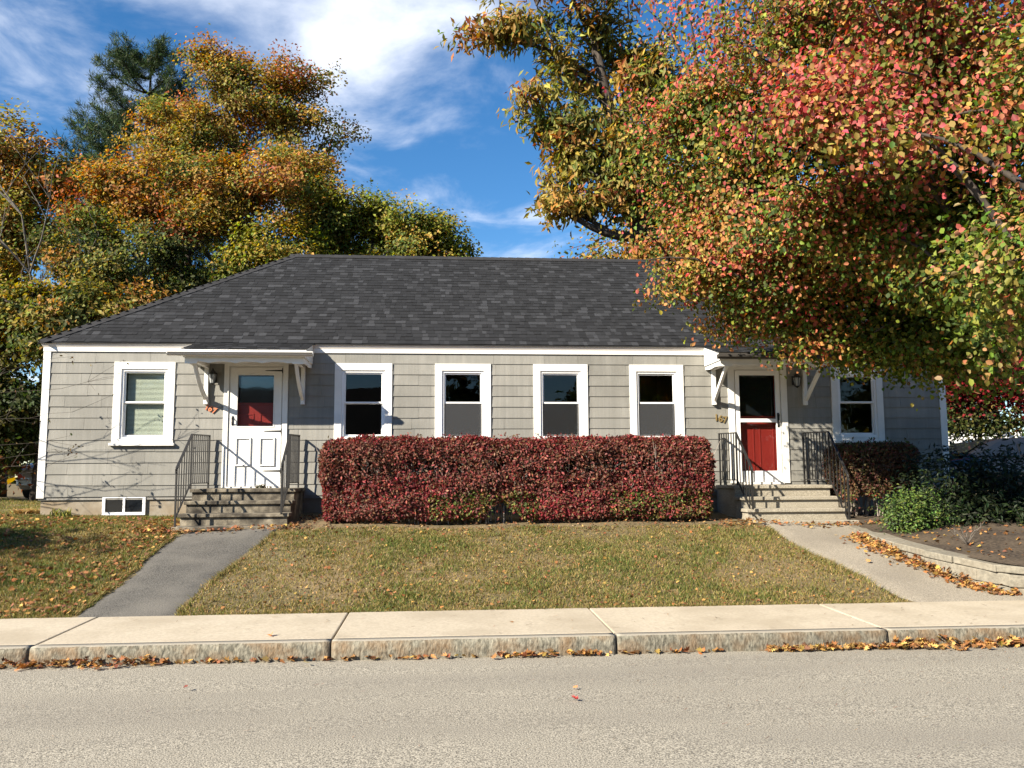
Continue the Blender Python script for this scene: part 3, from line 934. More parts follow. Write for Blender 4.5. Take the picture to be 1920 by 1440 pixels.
# ---- lanterns and numbers
def lantern(x, z):
    l = empty('wall_lantern', (x, D-.02, z-.15), house)
    y = D-.02
    mb = MB(); mb.box(x-.05, x+.05, y-.015, y, z-.07, z+.09); obj('backplate', mb, 'blackmetal', l, bevel=.004)
    mb = MB(); mb.tube([(x, y-.01, z+.05), (x, y-.07, z+.11), (x, y-.12, z+.10)], .010, 6); obj('arm', mb, 'blackmetal', l)
    yc = y-.12
    mb = MB(); mb.tube([(x, yc, z+.16), (x, yc, z+.13), (x, yc, z+.11), (x, yc, z+.05)], [.008, .02, .035, .085], 6); mb.tube([(x, yc, z-.135), (x, yc, z-.115), (x, yc, z-.10)], [.012, .03, .05], 6)
    for k in range(6):
        an = 2*math.pi*(k+.5)/6
        mb.tube([(x+.078*math.cos(an), yc+.078*math.sin(an), z+.05), (x+.045*math.cos(an), yc+.045*math.sin(an), z-.10)], .006, 4)
    obj('cage', mb, 'blackmetal', l)
    mb = MB(); mb.tube([(x, yc, z+.048), (x, yc, z-.098)], [.068, .038], 6); obj('lantern_glass', mb, 'frosted', l)
lantern(-3.92, 3.32)
lantern(6.44, 3.30)

def digit(ch, x, z, size, mat, parent, rot=0, shear=0):
    cu = bpy.data.curves.new('digit', 'FONT'); cu.body = ch; cu.size = size; cu.extrude = .006; cu.shear = shear; cu.offset = .004
    cu.align_x = 'CENTER'; cu.align_y = 'CENTER'
    tmp = bpy.data.objects.new('tmp_digit', cu)
    COL.objects.link(tmp)
    me = bpy.data.meshes.new_from_object(tmp)
    COL.objects.unlink(tmp); bpy.data.objects.remove(tmp)
    me.materials.clear(); me.materials.append(MT[mat])
    o = bpy.data.objects.new('digit', me)
    link(o, parent, Vector((x, D-.027, z)))
    o.rotation_euler = (math.pi/2, -rot, 0)
    return o
hn = empty('house_number', (-3.97, D-.02, 2.70), house); hn['label'] = 'orange number 167 hung askew beside the white door'
digit('1', -4.04, 2.81, .125, 'orange', hn, -.15, .25); digit('6', -3.98, 2.785, .135, 'orange', hn, -.1, .25); digit('7', -3.91, 2.75, .135, 'orange', hn, -.15, .2)
hn = empty('house_number', (5.04, D-.02, 2.54), house); hn['label'] = 'brass number 167 beside the red door'
digit('1', 4.958, 2.63, .165, 'brass', hn); digit('6', 5.035, 2.61, .165, 'brass', hn); digit('7', 5.115, 2.59, .165, 'brass', hn)

# ------------------------------------------------------------------ stoops
def stoop(xa, xb, mat, label, zland, ext=0.0):
    st = setprops(empty('concrete_steps', ((xa+xb)/2, 14.3, .8)), label, 'steps', 'concrete front steps')
    tr = [(14.30, zland), (14.0, zland-.185), (13.7, zland-.37), (13.4, zland-.55)]
    for i, (y, z) in enumerate(tr):
        yb = D-.037 if i == 0 else tr[i-1][0]+.035
        mb = MB(); mb.box(xa, xb, y, yb, z-.055, z)
        obj('landing_slab' if i == 0 else 'tread', mb, mat, st, bevel=.008, seg=2)
        zb = .6
        mb = MB(); mb.box(xa+.03, xb-.03, y+.04, (D-.0 if i == 0 else tr[i-1][0]+.0395)-(.001 if i == 0 else 0), zb, z-.056)
        obj('riser', mb, mat, st, bevel=.004)
    return st
stoop(-4.0, -2.33, 'stone_old', 'weathered stained concrete steps up to the white storm door', 1.425)
stoop(4.90, 6.62, 'stone_new', 'clean pebbled concrete steps up to the red door', 1.425)

# ------------------------------------------------------------------ railings
def railing(X, yw, yc, yl, zt, zl, zfoot, label, mirror):
    r = setprops(empty('iron_railing', (X, (yw+yl)/2, 1.0)), label, 'railing', 'black iron step railings')
    P0, P1, P2 = (X, yw, zt+.03), (X, yc, zt), (X, yl, zl)
    mb = MB()
    def bar(p, q, h=.014, w=.02):
        p, q = Vector(p), Vector(q)
        n = 1
        mb.hexa([(p.x-w, p.y, p.z-h), (q.x-w, q.y, q.z-h), (q.x+w, q.y, q.z-h), (p.x+w, p.y, p.z-h), (p.x-w, p.y, p.z+h), (q.x-w, q.y, q.z+h), (q.x+w, q.y, q.z+h), (p.x+w, p.y, p.z+h)])
    bar(P0, P1, .010, .018); bar(P1, P2, .012, .018)
    e = Vector(P2); dn = (e-Vector(P1)).normalized()
    mb.tube([e, e+dn*.05, e+dn*.07+Vector((0, 0, -.04)), e+Vector((0, -.03, -.075)), e+Vector((0, -.005, -.06))], [.014, .014, .012, .010, .008], 6)
    obj('top_rail', mb, 'iron', r)
    mb = MB()
    zb0 = 1.425+.09
    B0, B1 = (X, yw, zb0), (X, yc, zb0)
    B2 = (X, yl, zl-(zt-zb0)+.02)
    bar(B0, B1, .008, .012); bar(B1, B2, .008, .012)
    obj('bottom_rail', mb, 'iron', r)
    for (y, zb_, ztop) in ((yw, 1.425, zt+.02), (yc, 1.425, zt), (yl, zfoot, zl)):
        obj('post', MB().box(X-.013, X+.013, y-.013, y+.013, zb_, ztop), 'iron', r)
    n1 = int((yw-yc)/.115)
    for k in range(1, n1):
        y = yw+(yc-yw)*k/n1
        obj('baluster', MB().box(X-.0075, X+.0075, y-.0075, y+.0075, zb0, zt+.03*(1-k/n1)), 'iron', r)
    n2 = int((yc-yl)/.115)
    for k in range(1, n2):
        t = k/n2; y = yc+(yl-yc)*t
        obj('baluster', MB().box(X-.0075, X+.0075, y-.0075, y+.0075, zb0+(B2[2]-zb0)*t, zt+(zl-zt)*t), 'iron', r)
railing(-3.95, 15.22, 14.17, 13.42, 2.29, 1.75, .87, 'black iron railing on the stained steps, under the blind-covered window side', 1)
railing(-2.44, 15.22, 14.27, 13.66, 2.29, 1.80, 1.05, 'black iron railing on the stained steps, on the hedge side', -1)
railing(4.98, 15.22, 14.33, 13.64, 2.31, 1.72, 1.05, 'black iron railing on the clean steps, on the long hedge side', 1)
railing(6.53, 15.22, 14.18, 13.55, 2.32, 1.60, .87, 'black iron railing on the clean steps, against the shaded short hedge', -1)

# ------------------------------------------------------------------ foliage tools
def unit(a):
    return a/np.maximum(np.linalg.norm(a, axis=1, keepdims=True), 1e-9)
def leaves_mesh(name, P, Nrm, size, cols, mat, parent=None, aspect=.62, rounded=True, droop=0.0, fold=.25, rng=RNG, dirs=None, origin=(0, 0, 0)):
    n = len(P)
    Nn = unit(Nrm)
    rnd = rng.normal(size=(n, 3)) if dirs is None else dirs+rng.normal(size=(n, 3))*.45
    if droop: rnd[:, 2] -= droop
    T = unit(rnd-(np.sum(rnd*Nn, 1, keepdims=True))*Nn)
    B = np.cross(Nn, T)
    s = (size*rng.uniform(.7, 1.25, n))[:, None]
    w = s*aspect*.5
    fold = (fold*rng.uniform(-.6, 3.0, n))[:, None]
    if rounded:
        vs_ = [P, P+T*s*.3+B*w*.85+Nn*w*fold, P+T*s*.68+B*w*.8+Nn*w*fold, P+T*s-Nn*s*.08, P+T*s*.68-B*w*.8+Nn*w*fold, P+T*s*.3-B*w*.85+Nn*w*fold]
        Vv = np.stack(vs_, 1).reshape(-1, 3)
        b = np.arange(n)[:, None]*6
        Ff = np.concatenate([b+np.array([[0, 3, 2, 1]]), b+np.array([[0, 5, 4, 3]])], 1).reshape(-1, 4)
    else:
        vs_ = [P, P+T*s*.45+B*w+Nn*w*fold, P+T*s-Nn*s*.06, P+T*s*.45-B*w+Nn*w*fold]
        Vv = np.stack(vs_, 1).reshape(-1, 3)
        b = np.arange(n)[:, None]*4
        Ff = np.concatenate([b+np.array([[0, 2, 1]]), b+np.array([[0, 3, 2]])], 1).reshape(-1, 3)
    return npmesh(name, Vv, Ff, mat, np.repeat(cols, 2, 0), parent, origin)

def pal_pick(pal, n, rng, jit=.18):
    """palette entries (r,g,b,weight)"""
    w = np.array([p[3] for p in pal], float); w /= w.sum()
    i = rng.choice(len(pal), n, p=w)
    return np.array([p[:3] for p in pal])[i]

def jitter_cols(c, rng, a=.22, hue=.12):
    n = len(c)
    v = np.exp(rng.normal(0, a, (n, 1)))
    h = 1+rng.normal(0, hue, (n, 3))
    return np.clip(c*v*h, .004, .8)

def tree(name, label, cat, base, lobes, leaf, trunk_r=.25, seed=1, bark='bark', group=None, per=22, spread=(.38, .38, .22), top=None,
         mat='leaf', rounded=False, aspect=.62, droop=.3, twig=True, jit=.25, leafup=.55, lean=None, trunk_z=None, inner=.35, clump=7, csig=.5, kmin=2, limb=.62, spray=False, own_p=.3, leafmix=.12):
    """lobes: (cx,cy,cz,rx,ry,rz,n_clusters,palette)"""
    rng = np.random.default_rng(seed)
    base = np.array(base, float)
    t = setprops(empty(name, base), label, cat, group)
    cz = np.array([l[2] for l in lobes]); ctr = np.array([[l[0], l[1], l[2]] for l in lobes])
    wts = np.array([l[6] for l in lobes], float)
    cen = (ctr*wts[:, None]).sum(0)/wts.sum()
    topz = trunk_z if trunk_z else cen[2]+.2*(cz.max()-cen[2])
    tp = np.array([cen[0]*.5+base[0]*.5, cen[1]*.5+base[1]*.5, topz]) if lean is None else np.array(lean, float)
    # trunk
    mb = MB(); n = 9; tpts = []; trad = []
    for i in range(n+1):
        q = i/n
        p = base+(tp-base)*q
        p = p+np.array([math.sin(q*5+seed), math.cos(q*4+seed*2), 0])*.12*trunk_r*8*q*(1-q)
        if i == 0: p[2] -= .15
        tpts.append(p); trad.append(trunk_r*(1.25 if i == 0 else (1-.62*q)))
    mb.tube(tpts, trad, 9)
    obj('trunk', mb, bark, t, smooth=True)
    tpts = np.array(tpts)
    # limbs
    mb = MB(); nodes = [p for p in tpts[3:]]; nrad = [r for r in trad[3:]]
    for l in lobes:
        c = np.array(l[:3])
        k = int(np.clip(np.searchsorted(tpts[:, 2], max(tpts[2, 2], c[2]-abs(np.hypot(*(c[:2]-tp[:2])))*.9-.4)), kmin, n))
        s = tpts[k]; r0 = trad[k]*limb
        m = 7
        pts, rads = [], []
        bend = rng.normal(0, .12, 3)*np.linalg.norm(c-s)
        for i in range(m+1):
            q = i/m
            p = s+(c-s)*q+bend*math.sin(math.pi*q)
            p[2] += -.10*np.linalg.norm(c-s)*math.sin(math.pi*q)*(.6)
            pts.append(p); rads.append(max(.02, r0*(1-.78*q)))
        mb.tube(pts, rads, 6)
        nodes += pts[2:]; nrad += rads[2:]
        for e in range(3):    # secondary limbs
            s2 = pts[rng.integers(2, m)]
            d = rng.normal(size=3); d /= np.linalg.norm(d); d[2] = abs(d[2])*.8
            e2 = c+d*np.array(l[3:6])*.8
            pp = [s2+(e2-s2)*q+np.array([0, 0, .08*np.linalg.norm(e2-s2)*math.sin(math.pi*q)]) for q in np.linspace(0, 1, 5)]
            rr = [max(.012, r0*.42*(1-.8*q)) for q in np.linspace(0, 1, 5)]
            mb.tube(pp, rr, 5); nodes += pp[1:]; nrad += rr[1:]
    nodes = np.array(nodes)
    # clusters
    Pc, Cc, Oc, Lc = [], [], [], []
    for li, l in enumerate(lobes):
        Lc.append(np.full(int(l[6]), li))
        k = int(l[6]); c = np.array(l[:3]); R = np.array(l[3:6])
        d = unit(rng.normal(size=(max(4, k//clump), 3)))
        wob = 1+.22*np.sin(d[:, :1]*5+seed)+.16*np.sin(d[:, 1:2]*7+d[:, 2:]*5+seed*1.7)
        rad = rng.uniform(inner**2, 1, (len(d), 1))**.5*wob
        pc0 = c+d*rad*R
        ci = rng.integers(0, len(d), k)
        sg = np.minimum(R*.34, csig)
        if spray:
            att = []
            for p in pc0:
                dd2 = ((nodes-p)**2).sum(1)**.5+rng.uniform(0, .5, len(nodes))+np.maximum(0, nodes[:, 2]-p[2]+.2)*1.5
                a = nodes[np.argmin(dd2)]; att.append(a)
                Lb = np.linalg.norm(p-a)
                cv = [a+(p-a)*f+np.array([0, 0, .12*Lb*math.sin(math.pi*f)]) for f in np.linspace(0, 1, 6)]
                mb.tube(cv, list(np.linspace(min(.05, .012+.014*Lb), .006, 6)), 5, caps=False)
            att = np.array(att)[ci]; f = rng.uniform(.3, 1.05, (k, 1)); Lb = np.linalg.norm(pc0[ci]-att, axis=1, keepdims=True)
            base_pos = att+(pc0[ci]-att)*f+np.concatenate([np.zeros((k, 2)), .12*Lb*np.sin(np.pi*np.clip(f, 0, 1))], 1)
        else:
            base_pos = pc0[ci]
        Pc.append(base_pos+np.clip(rng.normal(size=(k, 3)), -1.6, 1.6)*sg*np.array([1, 1, .6])); Oc.append(d[ci])
        pc1 = pal_pick(l[7], len(d), rng)[ci]
        own = rng.uniform(size=(k, 1)) < own_p
        Cc.append(np.where(own, pal_pick(l[7], k, rng), pc1))
    Pc = np.concatenate(Pc); Oc = np.concatenate(Oc); Cc = np.concatenate(Cc)
    if twig and not spray:
        for i in range(0, len(Pc), 1 if len(Pc) < 1500 else 2):
            j = np.argmin(((nodes-Pc[i])**2).sum(1))
            a = nodes[j]; b = Pc[i]
            if np.linalg.norm(b-a) > 4: continue
            mid = (a+b)/2+np.array([0, 0, .08])*np.linalg.norm(b-a)
            mb.tube([a, mid, b], [.022, .014, .006], 4, caps=False)
    obj('branches', mb, bark, t, smooth=True)
    # leaves
    k = per
    cnt_ = rng.poisson(k, len(Pc))
    idx = np.repeat(np.arange(len(Pc)), cnt_)
    off = np.clip(rng.normal(size=(len(idx), 3)), -1.7, 1.7)*np.array(spread)
    P = Pc[idx]+off
    Nn = Oc[idx]*.6+np.array([-.25, -.25, leafup])+rng.normal(size=(len(idx), 3))*.55
    base_c = Cc[idx].copy()
    Lc = np.concatenate(Lc)[idx]; pick = rng.uniform(size=len(idx)) < leafmix
    for li, l in enumerate(lobes):
        mk_ = pick & (Lc == li)
        if mk_.any(): base_c[mk_] = pal_pick(l[7], int(mk_.sum()), rng)
    cols = jitter_cols(base_c, rng, jit)
    leaves_mesh('crown', P, Nn, leaf, cols, mat, t, aspect, rounded, droop, rng=rng, origin=tuple(base))
    return t

# palettes (real leaf colours)
OR = [(0.292, 0.135, 0.036, 4), (0.324, 0.205, 0.045, 4), (0.227, 0.178, 0.043, 4), (0.27, 0.092, 0.039, 1.2), (0.119, 0.14, 0.03, 3)]
OLIVE = [(0.169, 0.155, 0.035, 4), (0.115, 0.128, 0.027, 4), (0.243, 0.182, 0.041, 3), (0.297, 0.162, 0.038, 1.2), (0.068, 0.088, 0.022, 3)]
YG = [(0.216, 0.209, 0.035, 4), (0.135, 0.155, 0.027, 4), (0.297, 0.216, 0.041, 2), (0.074, 0.095, 0.022, 2.5)]
YEL = [(.38, .25, .055, 4), (.30, .16, .045, 3), (.23, .20, .045, 4), (.30, .12, .06, 1), (.105, .12, .028, 3)]
DKG = [(.035, .05, .014, 5), (.055, .065, .017, 3), (.085, .08, .02, 1.2)]
RED = [(.42, .095, .09, 4), (.40, .15, .09, 2), (.28, .17, .055, 1.5), (.13, .14, .03, 1.6)]
PINK = [(0.381, 0.129, 0.073, 3), (0.392, 0.207, 0.067, 3), (0.246, 0.207, 0.045, 3), (0.106, 0.14, 0.028, 3.5), (0.426, 0.095, 0.09, 1.4)]
PEARG = [(0.098, 0.144, 0.025, 4), (0.161, 0.196, 0.034, 3), (0.253, 0.23, 0.046, 1.6), (0.368, 0.172, 0.069, 1.0), (0.052, 0.081, 0.018, 4)]
PEARY = [(0.264, 0.258, 0.054, 4), (0.174, 0.21, 0.04, 3), (0.348, 0.216, 0.096, 2.2), (0.36, 0.12, 0.078, 0.7)]
CHEST = [(0.263, 0.206, 0.05, 4), (0.169, 0.163, 0.037, 4), (0.325, 0.194, 0.048, 2), (0.275, 0.106, 0.037, 1.2), (0.088, 0.106, 0.025, 2.5)]
CRIM = [(0.18, 0.012, 0.015, 4), (0.132, 0.011, 0.013, 3), (0.084, 0.013, 0.01, 1)]

# ------------------------------------------------------------------ trees behind the house
tree('maple_tree', 'tall orange and olive maple rising behind the hip of the roof', 'tree', (-6.9, 30, 1.1),
     [(-7.3, 30, 15.0, 2.3, 2.0, 2.1, 330, OR), (-9.5, 30, 13.5, 1.7, 1.7, 1.5, 190, OR), (-5.1, 29.6, 14.0, 1.5, 1.6, 2.0, 200, OR+OLIVE), (-7.9, 29.5, 12.4, 1.9, 1.6, 1.1, 90, OLIVE),
      (-4.9, 30, 11.7, 1.3, 1.4, 1.1, 60, OLIVE), (-10.4, 29, 11.4, 1.3, 1.4, 1.1, 110, OR)],
     .12, .30, seed=3, per=56, group='trees behind the house', spread=(.27, .27, .16), inner=.22, spray=True, clump=8, csig=.24, lean=(-7.3, 30, 14.2))
tree('maple_tree', 'broad rusty orange maple low behind the left slope of the roof', 'tree', (-7.0, 25, 1.05),
     [(-9.2, 25, 9.7, 1.8, 1.5, 1.2, 220, OR), (-7.2, 25, 9.8, 1.7, 1.6, 1.3, 220, OR), (-5.2, 25, 9.9, 1.5, 1.4, 1.2, 190, OR), (-7.6, 24.3, 7.7, 2.2, 1.5, 1.3, 230, OLIVE+DKG), (-4.9, 24.6, 7.8, 1.6, 1.4, 1.4, 190, YG),
      (-10.2, 24.6, 7.6, 1.5, 1.4, 1.3, 160, OLIVE+DKG), (-8.6, 24.0, 5.8, 1.9, 1.2, 1.1, 130, OLIVE+DKG)],
     .115, .22, seed=5, per=52, group='trees behind the house', spread=(.25, .25, .15), inner=.22, spray=True, clump=8, csig=.23)
tree('maple_tree', 'golden pink maple at the left edge of the photo', 'tree', (-12.6, 26, 1.1),
     [(-12.8, 26, 10.8, 1.6, 1.5, 1.3, 210, YEL), (-12.6, 25.4, 8.7, 1.8, 1.4, 1.2, 220, YEL), (-12.0, 24.8, 6.5, 1.5, 1.3, 1.2, 190, YEL), (-11.3, 25.6, 10.2, .9, .9, .8, 80, OR), (-14.3, 26, 8.5, 1.5, 1.5, 2.5, 120, OLIVE)],
     .13, .2, seed=7, per=50, group='trees behind the house', spread=(.25, .25, .15), inner=.22, spray=True, clump=8, csig=.23)
tree('maple_tree', 'yellow green rounded maple behind the ridge of the roof', 'tree', (-2.2, 26.5, 1.1),
     [(-2.1, 26.5, 9.2, 1.6, 1.5, 1.2, 230, YG), (-.7, 26.4, 8.7, 1.35, 1.3, 1.1, 210, YG), (-3.6, 26.2, 9.3, 1.5, 1.4, 1.5, 210, OLIVE+YG), (.35, 26.6, 7.7, .9, 1.0, .8, 120, YG+OR), (-2.2, 25.6, 7.2, 2.5, 1.2, 1.3, 230, YG), (-4.3, 27, 10.7, 1.1, 1.2, .9, 110, OR)],
     .115, .22, seed=9, per=54, group='trees behind the house', spread=(.25, .25, .15), inner=.22, spray=True, clump=8, csig=.23)
tree('understory_tree', 'dense dark green small tree beside the left end of the house', 'tree', (-10.0, 22.5, 1.03),
     [(-10.2, 22.5, 5.4, 1.8, 1.3, 1.4, 230, DKG+OLIVE), (-8.7, 22.9, 6.0, 1.3, 1.2, 1.1, 150, OLIVE+YEL), (-10.4, 22.0, 3.4, 1.6, 1.2, 1.3, 210, DKG), (-8.6, 23.4, 4.2, 1.5, 1.0, 1.6, 150, DKG)],
     .13, .13, seed=11, per=42, inner=.1, leafup=.4, spray=True, csig=.22, spread=(.22, .22, .12))
tree('understory_tree', 'dark bushy tree with rusty patches at the left edge below the golden maple', 'tree', (-13.2, 23.2, 1.03),
     [(-12.6, 23, 4.6, 1.5, 1.2, 2.2, 230, DKG+[(.2, .07, .03, 2)]), (-13.9, 23, 5.2, 1.6, 1.3, 2.2, 120, DKG), (-11.9, 22.6, 2.6, 1.1, 1.0, 1.0, 120, DKG+[(.16, .06, .03, 2)])],
     .15, .13, seed=12, per=38, inner=.1, leafup=.4)
tree('maple_tree', 'loose yellow green maple with drooping leaf tufts behind the right side of the ridge', 'tree', (7.0, 22.6, 1.03),
     [(2.5, 22, 13.5, 1.5, 1.2, .7, 52, CHEST), (.7, 21.8, 13.2, .7, .5, .35, 14, OR), (4.3, 22, 13.3, 1.5, 1.4, 1.2, 80, CHEST), (2.5, 22, 10.8, 1.05, 1.0, .8, 52, CHEST), (4.2, 22, 11.0, 1.3, 1.3, 1.2, 80, CHEST),
      (2.9, 21.8, 8.7, .8, .8, .45, 31, CHEST), (4.2, 21.9, 9.0, .9, .9, .7, 46, CHEST), (5.4, 22, 9.2, 1.4, 1.3, 1.1, 117, CHEST), (6.6, 22.4, 11.6, 2.0, 1.5, 2.5, 144, CHEST+OLIVE), (3.4, 22, 15.2, 2.4, 1.5, 1.0, 74, CHEST), (5.4, 22.2, 7.4, 1.0, 1.0, .6, 54, CHEST+OR), (3.3, 22, 12.1, 1.3, 1.1, .9, 55, CHEST), (5.6, 22, 12.4, 1.3, 1.2, 1.1, 108, CHEST), (3.5, 22, 9.8, 1.1, 1.0, .7, 49, CHEST), (5.0, 22, 10.2, 1.1, 1.1, .9, 90, CHEST+OLIVE), (6.4, 22, 8.4, 1.2, 1.1, 1.2, 99, CHEST+OLIVE)],
     .24, .30, seed=21, per=24, group='trees behind the house', aspect=.34, droop=1.2, spread=(.24, .24, .15), inner=.1, leafup=.3, spray=True, clump=6, csig=.2, lean=(4.0, 22, 13.5), limb=.85)
tree('maple_tree', 'small orange brown tree far behind the roof ridge', 'tree', (7.2, 33, 1.2),
     [(6.5, 33, 9.6, 1.4, 1.2, 1.6, 130, OR), (8.2, 33, 9.8, 1.5, 1.2, 1.6, 110, OR), (7.2, 33, 7.2, 1.7, 1.2, 1.4, 80, OLIVE)],
     .18, .15, seed=23, per=30, group='trees behind the house', inner=.2)
tree('maple_tree', 'dark green tree filling the sky behind the pink leaved pear tree', 'tree', (13.6, 27, 1.1),
     [(10.2, 27, 11.6, 2.4, 1.8, 2.5, 170, OLIVE), (14.5, 27, 13.5, 3.2, 2, 2.8, 200, DKG), (17.0, 27, 9.0, 2.8, 2, 2.6, 190, DKG), (11.8, 26.6, 8.0, 2.5, 1.8, 2.2, 190, DKG), (15, 26, 6.2, 3.0, 1.5, 1.6, 150, DKG), (10.2, 26.4, 6.0, 1.4, 1.2, 1.4, 60, DKG)],
     .22, .26, seed=25, per=28, group='trees behind the house', inner=.15)
tree('red_maple', 'crimson leaved small tree beside the picket fence', 'tree', (13.6, 20.9, 1.02),
     [(12.9, 20.9, 3.9, .9, .9, .65, 170, CRIM), (14.0, 21, 4.1, 1.1, .9, .8, 170, CRIM), (14.9, 21, 3.8, .9, .8, .8, 80, CRIM), (13.4, 20.6, 3.0, 1.2, .7, .45, 90, DKG)], .10, .08, seed=27, per=34, inner=.2, rounded=False)

# white pine with upswept boughs
def pine(base, H, label):
    rng = np.random.default_rng(31)
    t = setprops(empty('pine_tree', base), label, 'tree', 'trees behind the house')
    b = np.array(base, float)
    mb = MB(); mb.tube([b, b+[0, 0, H*.5], b+[.1, 0, H]], [.32, .2, .03], 8); obj('trunk', mb, 'bark', t, smooth=True)
    mb = MB(); P, Dd, Cc = [], [], []
    for lv in np.linspace(.42, .99, 17):
        for k in range(5):
            an = rng.uniform(0, 2*math.pi) if k > 1 else (math.pi+rng.normal(0, .35) if k == 0 else rng.normal(0, .5))
            L = (1.05-lv)*H*.40*rng.uniform(.75, 1.1)+.9
            s = b+np.array([0, 0, H*lv])
            d = np.array([math.cos(an), math.sin(an), 0])
            pts = [s+d*L*q+np.array([0, 0, L*(.10*q+.50*q*q)]) for q in np.linspace(0, 1, 7)]
            mb.tube(pts, list(np.linspace(.06, .012, 7)), 5)
            m = int(30*L)
            for j in range(m):
                q = rng.uniform(.25, 1.02)
                c = s+d*L*q+np.array([0, 0, L*(.10*q+.50*q*q)])+rng.normal(size=3)*np.array([.17, .17, .13])*(1.3-q*.5)
                tuft = 17
                dirs = rng.normal(size=(tuft, 3))*.55+d*.5+np.array([0, 0, .75])
                P.append(np.repeat(c[None], tuft, 0)+rng.normal(size=(tuft, 3))*.05); Dd.append(dirs)
                g = rng.uniform(.7, 1.25)
                Cc.append(np.repeat(np.array([[.05*g, .078*g, .03*g]]), tuft, 0))
    obj('branches', mb, 'bark', t, smooth=True)
    P, Dd, Cc = map(np.concatenate, (P, Dd, Cc))
    leaves_mesh('crown', P, rng.normal(size=P.shape), 0.27, jitter_cols(Cc, rng, .2), 'evergreen', t, .085, False, dirs=Dd*3, rng=rng, origin=base)
pine((-13.0, 38, 1.2), 18.9, 'dark green pine with upswept boughs behind the tall maple')

# far wood ring; unseen half behind the camera is added to cut sky fill
rng = np.random.default_rng(35)
k = 45000
th = rng.uniform(0, 2*math.pi, k); hh = 6.5+1.6*np.sin(th*13)+1.2*np.sin(th*31+1)
rr = 56+rng.uniform(-3, 8, k)
P = np.stack([rr*np.cos(th)*1.25, 3+rr*np.sin(th), -.2+1.3*(np.sin(th) > 0)+hh*rng.uniform(0, 1, k)**.9], 1)
c = jitter_cols(pal_pick(DKG+OLIVE, k, rng), rng, .3)
setprops(leaves_mesh('far_wood', P, rng.normal(size=(k, 3))+[-.3, -.6, .5], .75, c, 'leaf', None, .7, False, .3, rng=rng), 'dark far off wood ringing the gardens, unseen rear half added against low sky glow', 'wood', kind='stuff')

# thin leafless tree
def bare(base, seed, H, label, r0=.06, sub=7, name='bare_tree'):
    rng = np.random.default_rng(seed)
    t = setprops(empty(name, base), label, 'tree')
    b = np.array(base, float)
    mb = MB()
    def grow(p, d, L, r, depth):
        pts = [p]; q = p.copy(); dd = d.copy()
        for i in range(5):
            dd = dd+rng.normal(0, .10, 3); dd[2] += .05; dd /= np.linalg.norm(dd)
            q = q+dd*L/5; pts.append(q.copy())
        mb.tube(pts, list(np.linspace(r, r*.35, 6)), 5, caps=False)
        if depth > 0:
            for k in range(sub if depth == 3 else 4):
                j = rng.integers(1, 6) if depth < 3 else rng.integers(2, 6)
                a = rng.normal(size=3); a -= a.dot(dd)*dd; a /= np.linalg.norm(a)
                nd = dd*.75+a*.7; nd[2] += .2; nd /= np.linalg.norm(nd)
                grow(pts[j], nd, L*rng.uniform(.32, .5), r*.45, depth-1)
    grow(b, np.array([.02, 0, 1.0]), H, r0, 3)
    obj('trunk', mb, 'barkgrey', t)
bare((-10.35, 24.2, 1.04), 41, 7.6, 'thin leafless grey tree standing above the dark left hand bushes')

